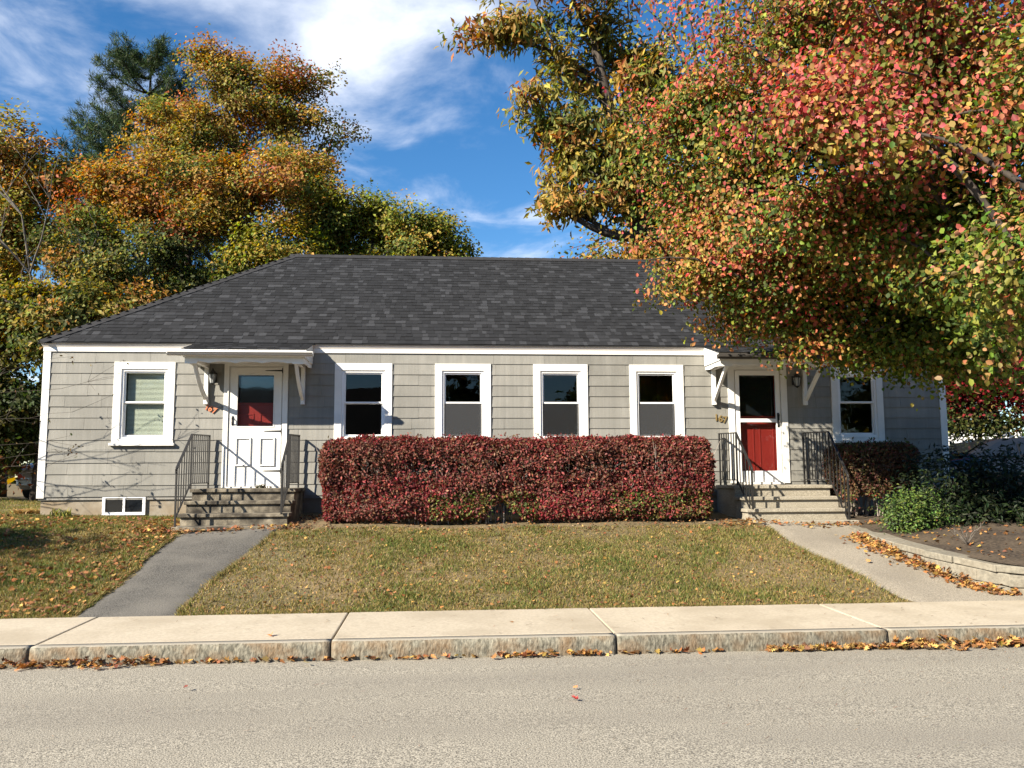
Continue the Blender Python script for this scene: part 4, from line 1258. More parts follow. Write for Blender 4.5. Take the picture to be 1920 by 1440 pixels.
# ------------------------------------------------------------------ callery pear in front on the right
tree('pear_tree', 'large pear tree with pink, orange and green leaves overhanging the red door', 'tree', (9.7, 11.3, .70),
     [(4.5, 11.6, 4.95, 1.65, 1.2, .75, 280, PINK), (4.1, 12.4, 4.35, .8, .8, .4, 80, PEARG+PINK), (5.6, 12.0, 4.1, 1.5, 1.1, .8, 170, PINK+PEARG), (4.6, 11.3, 6.4, 1.75, 1.6, 1.2, 250, PINK+PEARG), (5.2, 11.3, 8.4, 2.0, 1.8, 1.4, 260, PINK),
      (4.15, 8.3, 5.3, 1.15, 1.0, .75, 170, RED+PINK), (5.2, 8.4, 6.3, 1.2, 1.1, .9, 180, RED+PINK), (4.6, 9.6, 7.0, 1.4, 1.3, 1.0, 190, PINK+RED+PEARG),
      (6.2, 10.0, 5.6, 1.9, 1.8, 1.7, 300, PEARG), (6.9, 9.6, 7.8, 2.2, 1.8, 1.8, 240, PEARG+PINK), (7.0, 11.9, 4.4, 1.4, 1.3, 1.5, 210, PEARG), (7.9, 12.2, 3.8, 1.2, 1.0, 1.0, 110, PEARG), (7.0, 10.9, 3.7, 1.0, .9, .7, 130, PEARG), (6.2, 11.9, 3.5, .9, .7, .42, 75, PEARG), (7.3, 11.6, 3.3, .7, .7, .5, 70, PEARG+PEARY), (5.0, 12.6, 3.95, .8, .6, .35, 60, PEARG+PINK), (4.9, 10.0, 4.6, 1.0, .8, .6, 150, PEARG+PINK), (4.9, 12.7, 5.2, 1.3, .8, .7, 190, PEARG+PINK), (4.0, 12.6, 5.5, .8, .8, .6, 130, PINK+PEARG), (3.7, 11.7, 6.4, .8, .9, .8, 130, PINK+PEARG), (5.9, 9.6, 4.5, .8, .8, .7, 110, PEARG), (7.6, 10.0, 4.2, 1.1, 1.0, .9, 130, PEARG+PEARY), (6.3, 9.0, 4.1, .7, .8, .6, 70, PEARG+PEARY), (6.4, 11.9, 5.2, 1.5, 1.2, 1.0, 140, PEARG),
      (5.35, 6.95, 3.3, .75, .75, .9, 80, PEARY+PEARG), (5.6, 7.4, 4.9, .9, .9, 1.0, 110, PINK+PEARG+PEARY), (5.9, 8.2, 3.7, .8, .9, .8, 110, PEARG), (6.3, 8.4, 5.4, .9, .9, .9, 120, PEARG+PINK)],
     .064, .14, seed=51, per=50, bark='bark', spread=(.22, .22, .13), clump=6, csig=.23, spray=True, own_p=.7, leafmix=.45, rounded=True, aspect=.8, droop=.9, jit=.24, leafup=.35, inner=.1, trunk_z=6.0, kmin=6, limb=.26)

# street tree out of frame on the left: shades the left part of the lawn
tree('maple_tree', 'small maple by the road just beyond the left edge of the photo', 'tree', (-12.9, 8.9, .15),
     [(-12.4, 8.3, 4.6, 1.5, 1.2, 1.0, 70, OR), (-11.6, 7.9, 4.4, 1.0, 1.0, .8, 35, OR), (-13.2, 8.6, 5.4, 1.2, 1.0, .8, 30, OR)], .17, .12, seed=61, per=26, inner=.2)
# trees on the far side of the road, behind the viewer, mirrored in the window glass
for i, (x, y, h) in enumerate(((2.5, -16, 1.2), (10.2, -18, 1.35), (15, -16, 1.3), (-15, -13.5, 1.15), (25, -18, 1.5))):
    tree('maple_tree', ('maple across the road mirrored in the window above the hedge', 'maple across the road mirrored in the middle windows', 'maple across the road mirrored in the red door glass',
                        'maple across the road mirrored in the blind covered window', 'maple across the road mirrored in the shaded window')[i], 'tree', (x, y, -.05),
         [(x, y, 4.5*h, 2.6, 2.2, 1.8*h, 90, DKG), (x-1, y+.5, 6.8*h, 2.0, 1.8, 1.6*h, 60, OLIVE), (x+1.5, y, 3.0*h, 2.0, 1.6, 1.3*h, 90, DKG)], .34, .2, seed=71+i, per=28, group='trees across the road', twig=False)

oh = setprops(empty('house', (-9, -22, 0)), 'house across the road whose roof line is mirrored in the window by the white door', 'house')
obj('wall', MB().box(-17, -1.5, -27, -18, -.1, 3.6), 'siding_plain', oh)
obj('roof', MB().prism([(-17.4, -28, 3.5), (-17.4, -17.5, 3.5), (-17.4, -22.5, 7.0)], (16.3, 0, 0)), 'ridge', oh)
for x in (-15, -11, -5):
    wq = obj('window', MB().box(x-.55, x+.55, -17.999, -17.95, 1.2, 2.7), 'white', oh)
    obj('pane', MB().box(x-.45, x+.45, -17.949, -17.945, 1.3, 2.6), 'carglass', wq)
obj('door', MB().box(-8.6, -7.6, -17.999, -17.94, .0, 2.1), 'reddoor', oh)

# ------------------------------------------------------------------ hedges
def vnoise(P, f, s):
    x, y, z = P[:, 0]*f, P[:, 1]*f, P[:, 2]*f
    return (np.sin(x*1.7+s)+np.sin(y*2.3+1.3*s+z)+np.sin(z*2.9-x*.8+2*s)+np.sin(x*3.1+z*2.2+.7*s)*.7)/3.7
def hedge(name, label, x0, x1, y0, y1, zt, n, leaf, pal, palow, seed, stems, zb0, greenish=None):
    rng = np.random.default_rng(seed)
    t = setprops(empty(name, ((x0+x1)/2, (y0+y1)/2, zb0)), label, 'hedge')
    # sample the box surface
    A = np.array([(x1-x0)*(zt-zb0), (x1-x0)*(y1-y0), (y1-y0)*(zt-zb0), (y1-y0)*(zt-zb0), (x1-x0)*(zt-zb0)*.25])
    f = rng.choice(5, n, p=A/A.sum())
    u, v = rng.uniform(size=n), rng.uniform(size=n)
    X = x0+(x1-x0)*u; Yv = y0+(y1-y0)*u; Z = zb0+(zt-zb0)*v; Y2 = y0+(y1-y0)*v
    P = np.zeros((n, 3)); Nn = np.zeros((n, 3))
    m = f == 0; P[m] = np.stack([X, np.full(n, y0), Z], 1)[m]; Nn[m] = (0, -1, .25)
    m = f == 1; P[m] = np.stack([X, Y2, np.full(n, zt)], 1)[m]; Nn[m] = (0, -.1, 1)
    m = f == 2; P[m] = np.stack([np.full(n, x0), Yv, Z], 1)[m]; Nn[m] = (-1, 0, .25)
    m = f == 3; P[m] = np.stack([np.full(n, x1), Yv, Z], 1)[m]; Nn[m] = (1, 0, .25)
    m = f == 4; P[m] = np.stack([X, np.full(n, y1), Z], 1)[m]; Nn[m] = (0, 1, .25)
    # rounded edges, uneven faces
    cx, cy, cz_ = (x0+x1)/2, (y0+y1)/2, (zt+zb0)/2
    q = np.abs(P-[cx, cy, cz_])-np.array([(x1-x0)/2-.19, (y1-y0)/2-.19, (zt-zb0)/2-.19])
    qq = np.maximum(q, 0); ln = np.linalg.norm(qq, axis=1, keepdims=True)
    over = np.maximum(ln-.19, 0)
    P -= np.sign(P-[cx, cy, cz_])*qq/np.maximum(ln, 1e-6)*over
    dep = rng.exponential(.055, n)
    lump = .09*vnoise(P, 2.3, seed)+.06*vnoise(P, 6.1, seed+2)
    P -= unit(Nn)*(dep-lump)[:, None]*np.array([1, 1, .55])
    # thin out the lower skirt in bays
    bay = .03+.55*np.clip(vnoise(P*[1, 0, 0], 1.6, seed+5)+.3*vnoise(P*[1, 0, 0], 5, seed)+.16, 0, 1)
    lowness = np.clip((zb0+bay-P[:, 2])/.05, 0, 1)
    keep = rng.uniform(size=n) > lowness*.985
    band = np.exp(-((P[:, 2]-(zb0+.66*(zt-zb0)))/.19)**2)*(f == 0)
    keep &= rng.uniform(size=n) > band*(.40+.42*(vnoise(P, 3.1, seed+9) > -.2))
    P, Nn = P[keep], Nn[keep]
    k = len(P)
    # colour patches
    c = pal_pick(pal, k, rng)
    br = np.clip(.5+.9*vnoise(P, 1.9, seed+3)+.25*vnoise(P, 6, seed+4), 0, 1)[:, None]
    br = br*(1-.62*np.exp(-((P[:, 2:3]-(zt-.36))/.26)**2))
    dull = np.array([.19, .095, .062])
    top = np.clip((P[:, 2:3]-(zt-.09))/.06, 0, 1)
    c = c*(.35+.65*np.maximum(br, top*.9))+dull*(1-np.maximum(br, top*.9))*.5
    if palow is not None:
        lowm = (P[:, 2] < zb0+.42+.10*vnoise(P, 3, seed)) & (vnoise(P*[1, 0, 0], .9, seed+8)+.12*(P[:, 0]-cx) > .2) & (rng.uniform(size=k) < .55)
        c[lowm] = pal_pick(palow, int(lowm.sum()), rng)
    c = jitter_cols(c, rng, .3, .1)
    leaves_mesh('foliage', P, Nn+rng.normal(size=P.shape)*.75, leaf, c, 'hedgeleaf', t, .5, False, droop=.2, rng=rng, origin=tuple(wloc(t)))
    # inner leaves
    k2 = int(n*.22)
    P2 = np.stack([rng.uniform(x0+.15, x1-.15, k2), rng.uniform(y0+.2, y1-.05, k2), zb0+.42+(zt-zb0-.52)*rng.uniform(size=k2)], 1)
    leaves_mesh('inner_foliage', P2, rng.normal(size=P2.shape), leaf*1.25, jitter_cols(pal_pick([(.08, .03, .022, 2), (.05, .045, .02, 1)], k2, rng), rng), 'hedgeleaf', t, .5, False, rng=rng, origin=tuple(wloc(t)))
    mb = MB()
    for s in range(stems):
        bx = rng.uniform(x0+.12, x1-.12); by = rng.uniform(y0+.06, y0+.5)
        p = np.array([bx+rng.normal(0, .05), by+.15, zb0-.06]); d = np.array([rng.normal(0, .12), rng.normal(-.08, .08), 1.0])
        pts = [p+d*(zt-zb0)*q*.97+np.array([math.sin(q*6+s), math.cos(q*5+s), 0])*.02 for q in np.linspace(0, 1, 6)]
        pts = [np.array([a[0], max(a[1], y0+.03), a[2]]) for a in pts]
        mb.tube(pts, list(np.linspace(rng.uniform(.007, .013), .003, 6)), 4, caps=False)
        for e in range(3):
            j = rng.integers(2, 5)
            q0 = pts[j]; e1 = q0+np.array([rng.normal(0, .1), rng.normal(-.06, .05), rng.uniform(.15, .35)]); e1[1] = max(e1[1], y0+.02); e1[2] = min(e1[2], zt-.03)
            mb.tube([q0, e1], [.005, .002], 3, caps=False)
    obj('stems', mb, 'stem', t, kind='stuff')
    ns = int((x1-x0)*26); Ps, Ns, Cs = [], [], []
    mb = MB()
    for i in range(ns):
        p = np.array([rng.uniform(x0+.05, x1-.05), rng.uniform(y0+.02, y1-.1), zt-.04]) if rng.uniform() < .6 else np.array([rng.uniform(x0+.02, x1-.02), y0+.04, rng.uniform(zb0+.5, zt-.1)])
        d = np.array([rng.normal(0, .35), rng.normal(-.25, .3), 1.0]); L = rng.uniform(.05, .15)
        mb.tube([p, p+d*L], [.003, .0015], 3, caps=False)
        m = rng.integers(3, 8)
        Ps.append(p+d*L*rng.uniform(.3, 1.05, (m, 1))+rng.normal(0, .008, (m, 3))); Ns.append(rng.normal(size=(m, 3)))
        Cs.append(np.repeat(pal_pick(pal, 1, rng), m, 0)*1.2)
    obj('shoots', mb, 'stem', t, kind='stuff')
    Ps, Ns, Cs = map(np.concatenate, (Ps, Ns, Cs))
    leaves_mesh('shoot_leaves', Ps, Ns, leaf*.95, jitter_cols(Cs, rng, .25), 'hedgeleaf', t, .5, False, rng=rng, origin=tuple(wloc(t)))
    return t
BURN = [(0.22, 0.029, 0.036, 4), (0.154, 0.026, 0.031, 4), (0.285, 0.06, 0.05, 1.5), (0.11, 0.046, 0.033, 4), (0.154, 0.094, 0.05, 3)]
BGREEN = [(.12, .14, .035, 3), (.065, .085, .022, 4), (.2, .14, .045, 2), (.22, .04, .03, 2)]
hedge('burning_bush_hedge', 'long clipped crimson hedge below the four middle windows', -1.86, 4.36, 13.55, 14.62, 2.19, 105000, .055, BURN, BGREEN, 81, 210, .9)
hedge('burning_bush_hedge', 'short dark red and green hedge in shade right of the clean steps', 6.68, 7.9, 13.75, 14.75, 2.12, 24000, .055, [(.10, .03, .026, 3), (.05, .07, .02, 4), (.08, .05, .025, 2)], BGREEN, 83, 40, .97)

def shrub(name, label, lobes, leaf, pal, seed, per, aspect=.45, droop=0., spread=.09, base=None, mat='evergreen', rounded=False):
    rng = np.random.default_rng(seed)
    t = setprops(empty(name, base), label, 'shrub')
    mb = MB(); P, Nn, Cc = [], [], []
    for (cx, cy, cz_, rx, ry, rz, n) in lobes:
        d = unit(rng.normal(size=(n, 3))); r = rng.uniform(.2, 1, (n, 1))**.5
        c = np.array([cx, cy, cz_])+d*r*[rx, ry, rz]
        c[:, 2] = np.maximum(c[:, 2], base[2]+.05)
        for q in c[::3]:
            mb.tube([(base[0]+(cx-base[0])*.5, base[1]+(cy-base[1])*.5, base[2]-.04), ((cx+q[0])/2, (cy+q[1])/2, (base[2]+q[2])/2+.1), tuple(q)], [.014, .008, .003], 4, caps=False)
        idx = np.repeat(np.arange(n), per)
        P.append(c[idx]+rng.normal(size=(len(idx), 3))*spread); Nn.append(d[idx]*.5+np.array([-.15, -.3, .6])+rng.normal(size=(len(idx), 3))*.5)
        Cc.append(pal_pick(pal, n, rng)[idx])
    obj('stems', mb, 'bark', t)
    P, Nn, Cc = map(np.concatenate, (P, Nn, Cc))
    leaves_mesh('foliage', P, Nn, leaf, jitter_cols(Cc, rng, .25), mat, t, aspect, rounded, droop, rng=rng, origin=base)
    return t
shrub('evergreen_shrub', 'small bright green evergreen shrub at the end of the block wall', [(6.92, 12.55, 1.0, .33, .33, .32, 150), (7.22, 12.6, .98, .33, .33, .32, 120), (6.8, 12.5, .85, .25, .25, .18, 50)], .05,
      [(.055, .095, .02, 3), (.10, .145, .03, 2.5), (.025, .042, .013, 2.5)], 91, 16, base=(7.0, 12.6, .74))
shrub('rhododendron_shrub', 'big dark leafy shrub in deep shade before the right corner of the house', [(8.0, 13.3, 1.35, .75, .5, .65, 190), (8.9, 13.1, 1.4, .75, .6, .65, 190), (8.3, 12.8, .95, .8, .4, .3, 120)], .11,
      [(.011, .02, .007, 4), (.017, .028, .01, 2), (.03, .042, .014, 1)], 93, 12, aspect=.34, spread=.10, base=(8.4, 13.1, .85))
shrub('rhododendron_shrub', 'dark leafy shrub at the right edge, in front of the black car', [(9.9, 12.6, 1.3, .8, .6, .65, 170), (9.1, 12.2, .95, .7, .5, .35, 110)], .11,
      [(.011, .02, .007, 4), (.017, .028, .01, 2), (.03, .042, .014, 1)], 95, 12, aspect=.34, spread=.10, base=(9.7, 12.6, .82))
# dry twiggy plant
def twigs(name, label, base, h, n, seed, mat='barkgrey', spread=.5, cat='plant'):
    rng = np.random.default_rng(seed)
    mb = MB(); b = np.array(base, float)
    for i in range(n):
        d = np.array([rng.normal(0, spread), rng.normal(0, spread), 1.0]); L = h*rng.uniform(.5, 1.1)
        pts = [b+d*L*q+np.array([d[0], d[1], 0])*L*.4*q*q+rng.normal(0, .01, 3)*q for q in np.linspace(0, 1, 5)]
        mb.tube(pts, list(np.linspace(.0042, .0016, 5)), 4, caps=False)
        e = pts[3]; mb.tube([e, e+rng.normal(0, .07, 3)*h*2+[0, 0, .05]], [.003, .001], 3, caps=False)
    setprops(obj(name, mb, mat, origin=base), label, cat)
twigs('twiggy_plant', 'dry leafless twiggy plant in the bare soil of the bed', (6.95, 11.1, .66), .30, 14, 97, spread=.3)

# strappy clumps
def clump(name, label, base, h, n, seed, pal, spread=.6, cat='plant', w=.014):
    rng = np.random.default_rng(seed); mb = MB(); b = np.array(base, float)
    for i in range(n):
        an = rng.uniform(0, 2*math.pi); L = h*rng.uniform(.6, 1.15); o_ = np.array([math.cos(an), math.sin(an), 0]); s = np.array([-o_[1], o_[0], 0])*w
        st = b+rng.normal(0, .05, 3)*[2.2, 1, 0]*(h/.22)**2*.8
        c = jitter_cols(pal_pick(pal, 1, rng), rng)[0]
        pr = None
        for q in np.linspace(0, 1, 5):
            p = st+o_*L*spread*q*q+np.array([0, 0, L*(q-.55*spread*q*q)])
            cur = (p-s*(1-q*.9), p+s*(1-q*.9))
            if pr: mb.poly([pr[0], pr[1], cur[1], cur[0]], tuple(c))
            pr = cur
    setprops(obj(name, mb, 'grass', origin=base), label, cat)
clump('daylily_clump', 'yellowing strappy leaf clump against the foundation beside the basement window', (-6.25, 15.05, .97), .22, 60, 101, [(.28, .25, .06, 2), (.15, .19, .05, 2)])
clump('dried_plant', 'small dried plant lying on the landing before the white door', (-3.02, 15.0, 1.425), .16, 50, 103, [(.12, .11, .06, 2), (.2, .16, .1, 1)], spread=1.1, w=.008)
clump('straw_tuft', 'heap of pale dry straw at the left corner of the house', (-7.05, 15.55, .99), .26, 150, 105, [(.45, .33, .14, 3), (.36, .24, .1, 2)], spread=1.2)

# sapling at left whose twigs cross the wall
def sapling():
    rng = np.random.default_rng(111)
    base = (-8.35, 14.3, .92)
    t = setprops(empty('sapling', base), 'sparse young tree with bare twigs crossing the left end of the wall', 'tree')
    mb = MB(); b = np.array(base); P = []
    trunk = [b+np.array([.02*i, .0, .34*i]) for i in range(9)]
    mb.tube(trunk, list(np.linspace(.028, .010, 9)), 6)
    for k in range(11):
        s = trunk[rng.integers(1, 8)]
        tgt = np.array([rng.uniform(-7.0, -5.05), rng.uniform(13.9, 14.75), s[2]+rng.uniform(-.15, .75)]) if k < 9 else np.array([rng.uniform(-9, -7.6), rng.uniform(13.6, 14.8), s[2]+rng.uniform(.2, 1.0)])
        tgt[2] = min(tgt[2], 4.0)
        pts = [s+(tgt-s)*q+np.array([0, 0, -.10*math.sin(math.pi*q)])+rng.normal(0, .018, 3) for q in np.linspace(0, 1, 8)]
        mb.tube(pts, list(np.linspace(.007, .0022, 8)), 4, caps=False)
        for e in range(6):
            j = rng.integers(2, 8); q0 = pts[j]
            dd = (tgt-s); dd /= np.linalg.norm(dd); nd = dd+rng.normal(0, .5, 3)
            e1 = q0+nd*rng.uniform(.12, .38); m1 = (q0+e1)/2+rng.normal(0, .012, 3)
            mb.tube([q0, m1, e1], [.0032, .0025, .0016], 3, caps=False)
            if rng.uniform() < .75: P += [e1+rng.normal(0, .03, 3) for _ in range(rng.integers(1, 4))]
    obj('trunk', mb, 'bark', t)
    P = np.array(P)
    c = jitter_cols(pal_pick([(.06, .05, .03, 3), (.10, .07, .03, 2), (.16, .15, .05, 1)], len(P), rng), rng)
    leaves_mesh('leaves', P, rng.normal(size=P.shape)+[0, -.6, .3], .055, c, 'leaf', t, .55, True, droop=.8, rng=rng, origin=base)
sapling()

LAT = np.random.default_rng(77).uniform(-1, 1, (256, 256))
def lat2(x, y, f, o=0):
    u, v = x*f+o*17.3+500, y*f+o*9.1+500
    i, j = np.floor(u).astype(int), np.floor(v).astype(int); a, b = u-i, v-j
    a, b = a*a*(3-2*a), b*b*(3-2*b)
    L = lambda p, t: LAT[p % 256, t % 256]
    return (L(i, j)*(1-a)+L(i+1, j)*a)*(1-b)+(L(i, j+1)*(1-a)+L(i+1, j+1)*a)*b
# ------------------------------------------------------------------ grass
def inpath(x, y):
    a = (x > np.interp(y, [9.5, 9.7, 10.9, 11.8, 12.5, 13.3], [-3.82, -3.79, -3.78, -3.81, -3.82, -3.86])+.03*np.sin(y*9)+.03) & (x < np.interp(y, [9.5, 9.7, 10.9, 11.9, 12.6, 13.3], [-2.70, -2.75, -2.71, -2.61, -2.48, -2.38])+.03*np.sin(y*7)-.03)
    b = (x > np.interp(y, [9.5, 9.7, 10.1, 10.9, 12.0, 12.9, 13.4], [5.28, 5.18, 5.13, 5.06, 5.01, 4.96, 4.9])+.03*np.sin(y*8)) & (y < 13.5)
    return a | b
rng = np.random.default_rng(121)
n = 400000
gx = rng.uniform(-9.5, 5.4, n); gy = 9.5+rng.uniform(0, 1, n)**1.15*(15.2-9.5)
ext = rng.uniform(size=n) < .12
gx[ext] = rng.uniform(-15, -6.8, ext.sum()); gy[ext] = rng.uniform(13, 24, ext.sum())
ok = ~inpath(gx, gy)
pn = .55*lat2(gx, gy, .9, 1)+.45*lat2(gx, gy, 2.3, 2)+.3*lat2(gx, gy, 5.5, 3)
ok &= (gy < 13.35+.1*pn) | (gx < -4.1)
ok &= (gy < 15.2) | (gx < -6.95)
ok &= rng.uniform(size=n) > np.clip((gy-12.8)*.7*(gx > -2.5), 0, .75)
ok &= rng.uniform(size=n) > np.clip(.35-.5*pn, 0, .6)*(gx > -3)
gx, gy, pn = gx[ok], gy[ok], pn[ok]
n = len(gx)
gzv = gz(gy)+lumps(gx, gy)*np.clip((gy-9.5)*1.5, 0, 1)-.004
tuft = np.clip(.7*lat2(gx, gy, 8, 4)+.5*lat2(gx, gy, 19, 5), -.4, 1)
h = rng.uniform(.016, .05, n)*(1+.3*pn+.35*tuft)*np.where(gx < -4, 1.15, 1.0)
an = rng.uniform(0, 2*math.pi, n); w = rng.uniform(.0045, .009, n)
sd = np.stack([np.cos(an), np.sin(an), 0*an], 1)*w[:, None]
lean = rng.normal(0, .55, (n, 2))*h[:, None]
Pb = np.stack([gx, gy, gzv], 1)
Vv = np.stack([Pb-sd, Pb+sd, Pb+np.stack([lean[:, 0], lean[:, 1], h], 1)], 1).reshape(-1, 3)
gpal = pal_pick([(.125, .13, .032, 3), (.18, .155, .042, 4), (.25, .185, .07, 4.5), (.30, .22, .09, 3)], n, rng)
green = pal_pick([(.08, .115, .027, 3), (.12, .145, .035, 3), (.19, .17, .055, 2)], n, rng)
gm = (rng.uniform(size=n) < np.clip(.13+.85*pn+.26*(gx < -4)+.3*tuft, 0, 1))[:, None]
cols = jitter_cols(np.where(gm, green, gpal), rng, .22, .06)
# longer ragged blades creeping over the paving edges
nb = 16000
e1 = rng.uniform(size=nb)
bx = np.where(e1 < .55, rng.uniform(-8, 5.2, nb), 0.); by = np.where(e1 < .55, 9.5+np.abs(rng.normal(0, .02, nb)), rng.uniform(9.6, 13.0, nb))
bx = np.where((e1 >= .55) & (e1 < .7), np.interp(by, [9.5, 11.8, 12.5, 13.3], [-3.79, -3.81, -3.82, -3.86])-np.abs(rng.normal(0, .03, nb)), bx)
bx = np.where((e1 >= .7) & (e1 < .85), np.interp(by, [9.5, 10.9, 11.9, 12.6, 13.3], [-2.75, -2.71, -2.61, -2.48, -2.38])+np.abs(rng.normal(0, .03, nb)), bx)
bx = np.where(e1 >= .85, np.interp(by, [9.5, 9.7, 10.9, 12.0, 12.9], [5.28, 5.18, 5.06, 5.01, 4.96])-np.abs(rng.normal(0, .03, nb)), bx)
okb = ~((e1 < .55) & (bx > -3.8) & (bx < -2.75)) & (rng.uniform(size=nb) < .5+.5*np.sin(bx*5+by*3)*np.sin(bx*1.7))
bx, by, e1 = bx[okb], by[okb], e1[okb]; nb = len(bx)
bz = gz(by)+lumps(bx, by)*np.clip((by-9.5)*1.5, 0, 1)-.004
bh = rng.uniform(.03, .075, nb); ban = rng.uniform(0, 6.28, nb); bw = rng.uniform(.004, .008, nb)
bs_ = np.stack([np.cos(ban), np.sin(ban), 0*ban], 1)*bw[:, None]
bl = rng.normal(0, .5, (nb, 2))*bh[:, None]; bl[:, 1] -= np.where(e1 < .55, .6, 0)*bh
bl[:, 0] += np.where((e1 >= .55) & (e1 < .7), .6, np.where((e1 >= .7) & (e1 < .85), -.6, np.where(e1 >= .85, .6, 0)))*bh
Pb2 = np.stack([bx, by, bz], 1)
Vv = np.concatenate([Vv, np.stack([Pb2-bs_, Pb2+bs_, Pb2+np.stack([bl[:, 0], bl[:, 1], bh], 1)], 1).reshape(-1, 3)])
cols = np.concatenate([cols, jitter_cols(pal_pick([(.12, .13, .032, 3), (.22, .17, .07, 3), (.30, .22, .10, 2)], nb, rng), rng, .22, .06)])
n += nb
setprops(npmesh('grass', Vv, np.arange(3*n).reshape(-1, 3), 'grass', cols), 'short mown lawn grass, green mixed with dry tan blades', 'grass', kind='stuff')

# ------------------------------------------------------------------ fallen leaves
def maple_outline():
    pts = []
    ang = [0, 22, 38, 60, 78, 105, 125, 150, 180]
    rad = [1.0, .52, .78, .42, .80, .40, .52, .32, .22]
    for a, r in zip(ang, rad): pts.append((math.radians(a), r))
    for a, r in list(zip(ang, rad))[-2:0:-1]: pts.append((math.radians(-a), r))
    return np.array([(r*math.cos(a), r*math.sin(a)) for a, r in pts])
OUT = maple_outline()
def litter(name, label, P, size, pal, seed, tilt=.35, curl=.35, kind='stuff'):
    rng = np.random.default_rng(seed)
    n = len(P); m = len(OUT)
    Nn = unit(np.stack([rng.normal(0, tilt, n), rng.normal(0, tilt, n)-.06, np.ones(n)], 1))
    T = rng.normal(size=(n, 3)); T = unit(T-np.sum(T*Nn, 1, keepdims=True)*Nn); B = np.cross(Nn, T)
    s = size*rng.uniform(.55, 1.2, n)
    asp = rng.uniform(.55, 1.0, n)
    cu = rng.normal(0, curl, n)
    V = np.zeros((n, m+1, 3))
    V[:, 0] = P
    for k in range(m):
        a, b = OUT[k]
        V[:, k+1] = P+T*(a*s)[:, None]*.5+B*(b*s*asp)[:, None]*.5+Nn*((abs(b)*cu+a*a*cu*.4)*s*.5)[:, None]
    base = np.arange(n)[:, None]*(m+1)
    tri = np.concatenate([base+np.array([[0, k+1, (k+1) % m+1]]) for k in range(m)], 1).reshape(-1, 3)
    cols = np.repeat(jitter_cols(pal_pick(pal, n, rng), rng, .28, .08), m, 0)
    o = npmesh(name, V.reshape(-1, 3), tri, 'litter', cols, origin=tuple(P.mean(0)))
    return setprops(o, label, 'leaves' if kind else 'leaf', kind=kind)
DRY = [(0.302, 0.144, 0.05, 4), (0.36, 0.194, 0.065, 4), (0.216, 0.079, 0.036, 3), (0.403, 0.259, 0.072, 2), (0.144, 0.072, 0.036, 2)]
DRYG = [(.33, .185, .065, 4), (.36, .235, .08, 2.5), (.26, .115, .045, 4), (.15, .08, .042, 2.5)]
BROWN = [(0.216, 0.094, 0.043, 4), (0.274, 0.13, 0.058, 3), (0.144, 0.065, 0.036, 3), (0.36, 0.238, 0.086, 1.2)]
def heap_line(segs, rng):
    out = []
    for (xa, xb, y, wid, ht, n) in segs:
        x = rng.uniform(xa, xb, n)
        prof = .45+.55*np.abs(np.sin(x*4.1+xa)*np.sin(x*1.7))
        d = np.abs(rng.normal(0, 1, n))*wid*prof
        d = np.minimum(d, wid*2.2)
        z = rng.uniform(0, 1, n)*ht*prof*np.exp(-d/wid)
        out.append(np.stack([x, y-d, .012+z], 1))
    return np.concatenate(out)
r_ = np.random.default_rng(131)
litter('fallen_leaves', 'brown leaves heaped in the gutter along the left kerb', heap_line([(-5.5, -2.35, 7.95, .10, .10, 420), (-2.4, -.6, 7.96, .035, .02, 70)], r_), .10, BROWN+DRY[:2], 132, .5)
litter('fallen_leaves', 'small patch of fallen leaves at the middle of the kerb', heap_line([(.45, 1.45, 7.95, .05, .05, 110), (1.4, 2.6, 7.96, .03, .01, 30), (-.6, .4, 7.95, .03, .01, 25)], r_), .10, DRY, 133, .5)
litter('fallen_leaves', 'golden leaves heaped in the gutter along the right kerb', heap_line([(3.0, 3.95, 7.95, .06, .07, 170), (3.9, 4.3, 7.95, .05, .03, 40), (4.2, 6.2, 7.95, .09, .11, 380)], r_), .11, DRYG, 134, .5)
# along the block wall and the foot of both flights
k = 900
s = r_.uniform(.6, 3.75, k); pts = []
for q in s:
    p, tdir = polypt(q); off = min(abs(r_.normal(0, .13)), .42)*(1.15 if q < 2.4 else .7)
    x, y = p.x-off-.02, p.y
    pts.append((x, y, float(gz(y)+lumps(x, y))+.035+r_.uniform(0, .10)*math.exp(-off/.12)))
litter('fallen_leaves', 'orange drift of leaves between the concrete path and block wall', np.array(pts), .105, DRYG+DRY, 135, .55)
k = 520
x = np.concatenate([r_.uniform(-4.5, -2.1, 260), r_.uniform(4.3, 7.0, 260)]); y = 13.36-np.abs(r_.normal(0, .14, k))
z = gz(y)+lumps(x, y)+.035+r_.uniform(0, .04, k)
litter('fallen_leaves', 'brown leaves gathered at the foot of the stained steps', np.stack([x, y, z], 1)[:260], .10, BROWN+DRY, 136, .5)
litter('fallen_leaves', 'golden leaves gathered at the foot of the clean steps', np.stack([x, y, z], 1)[260:], .10, DRYG, 137, .5)
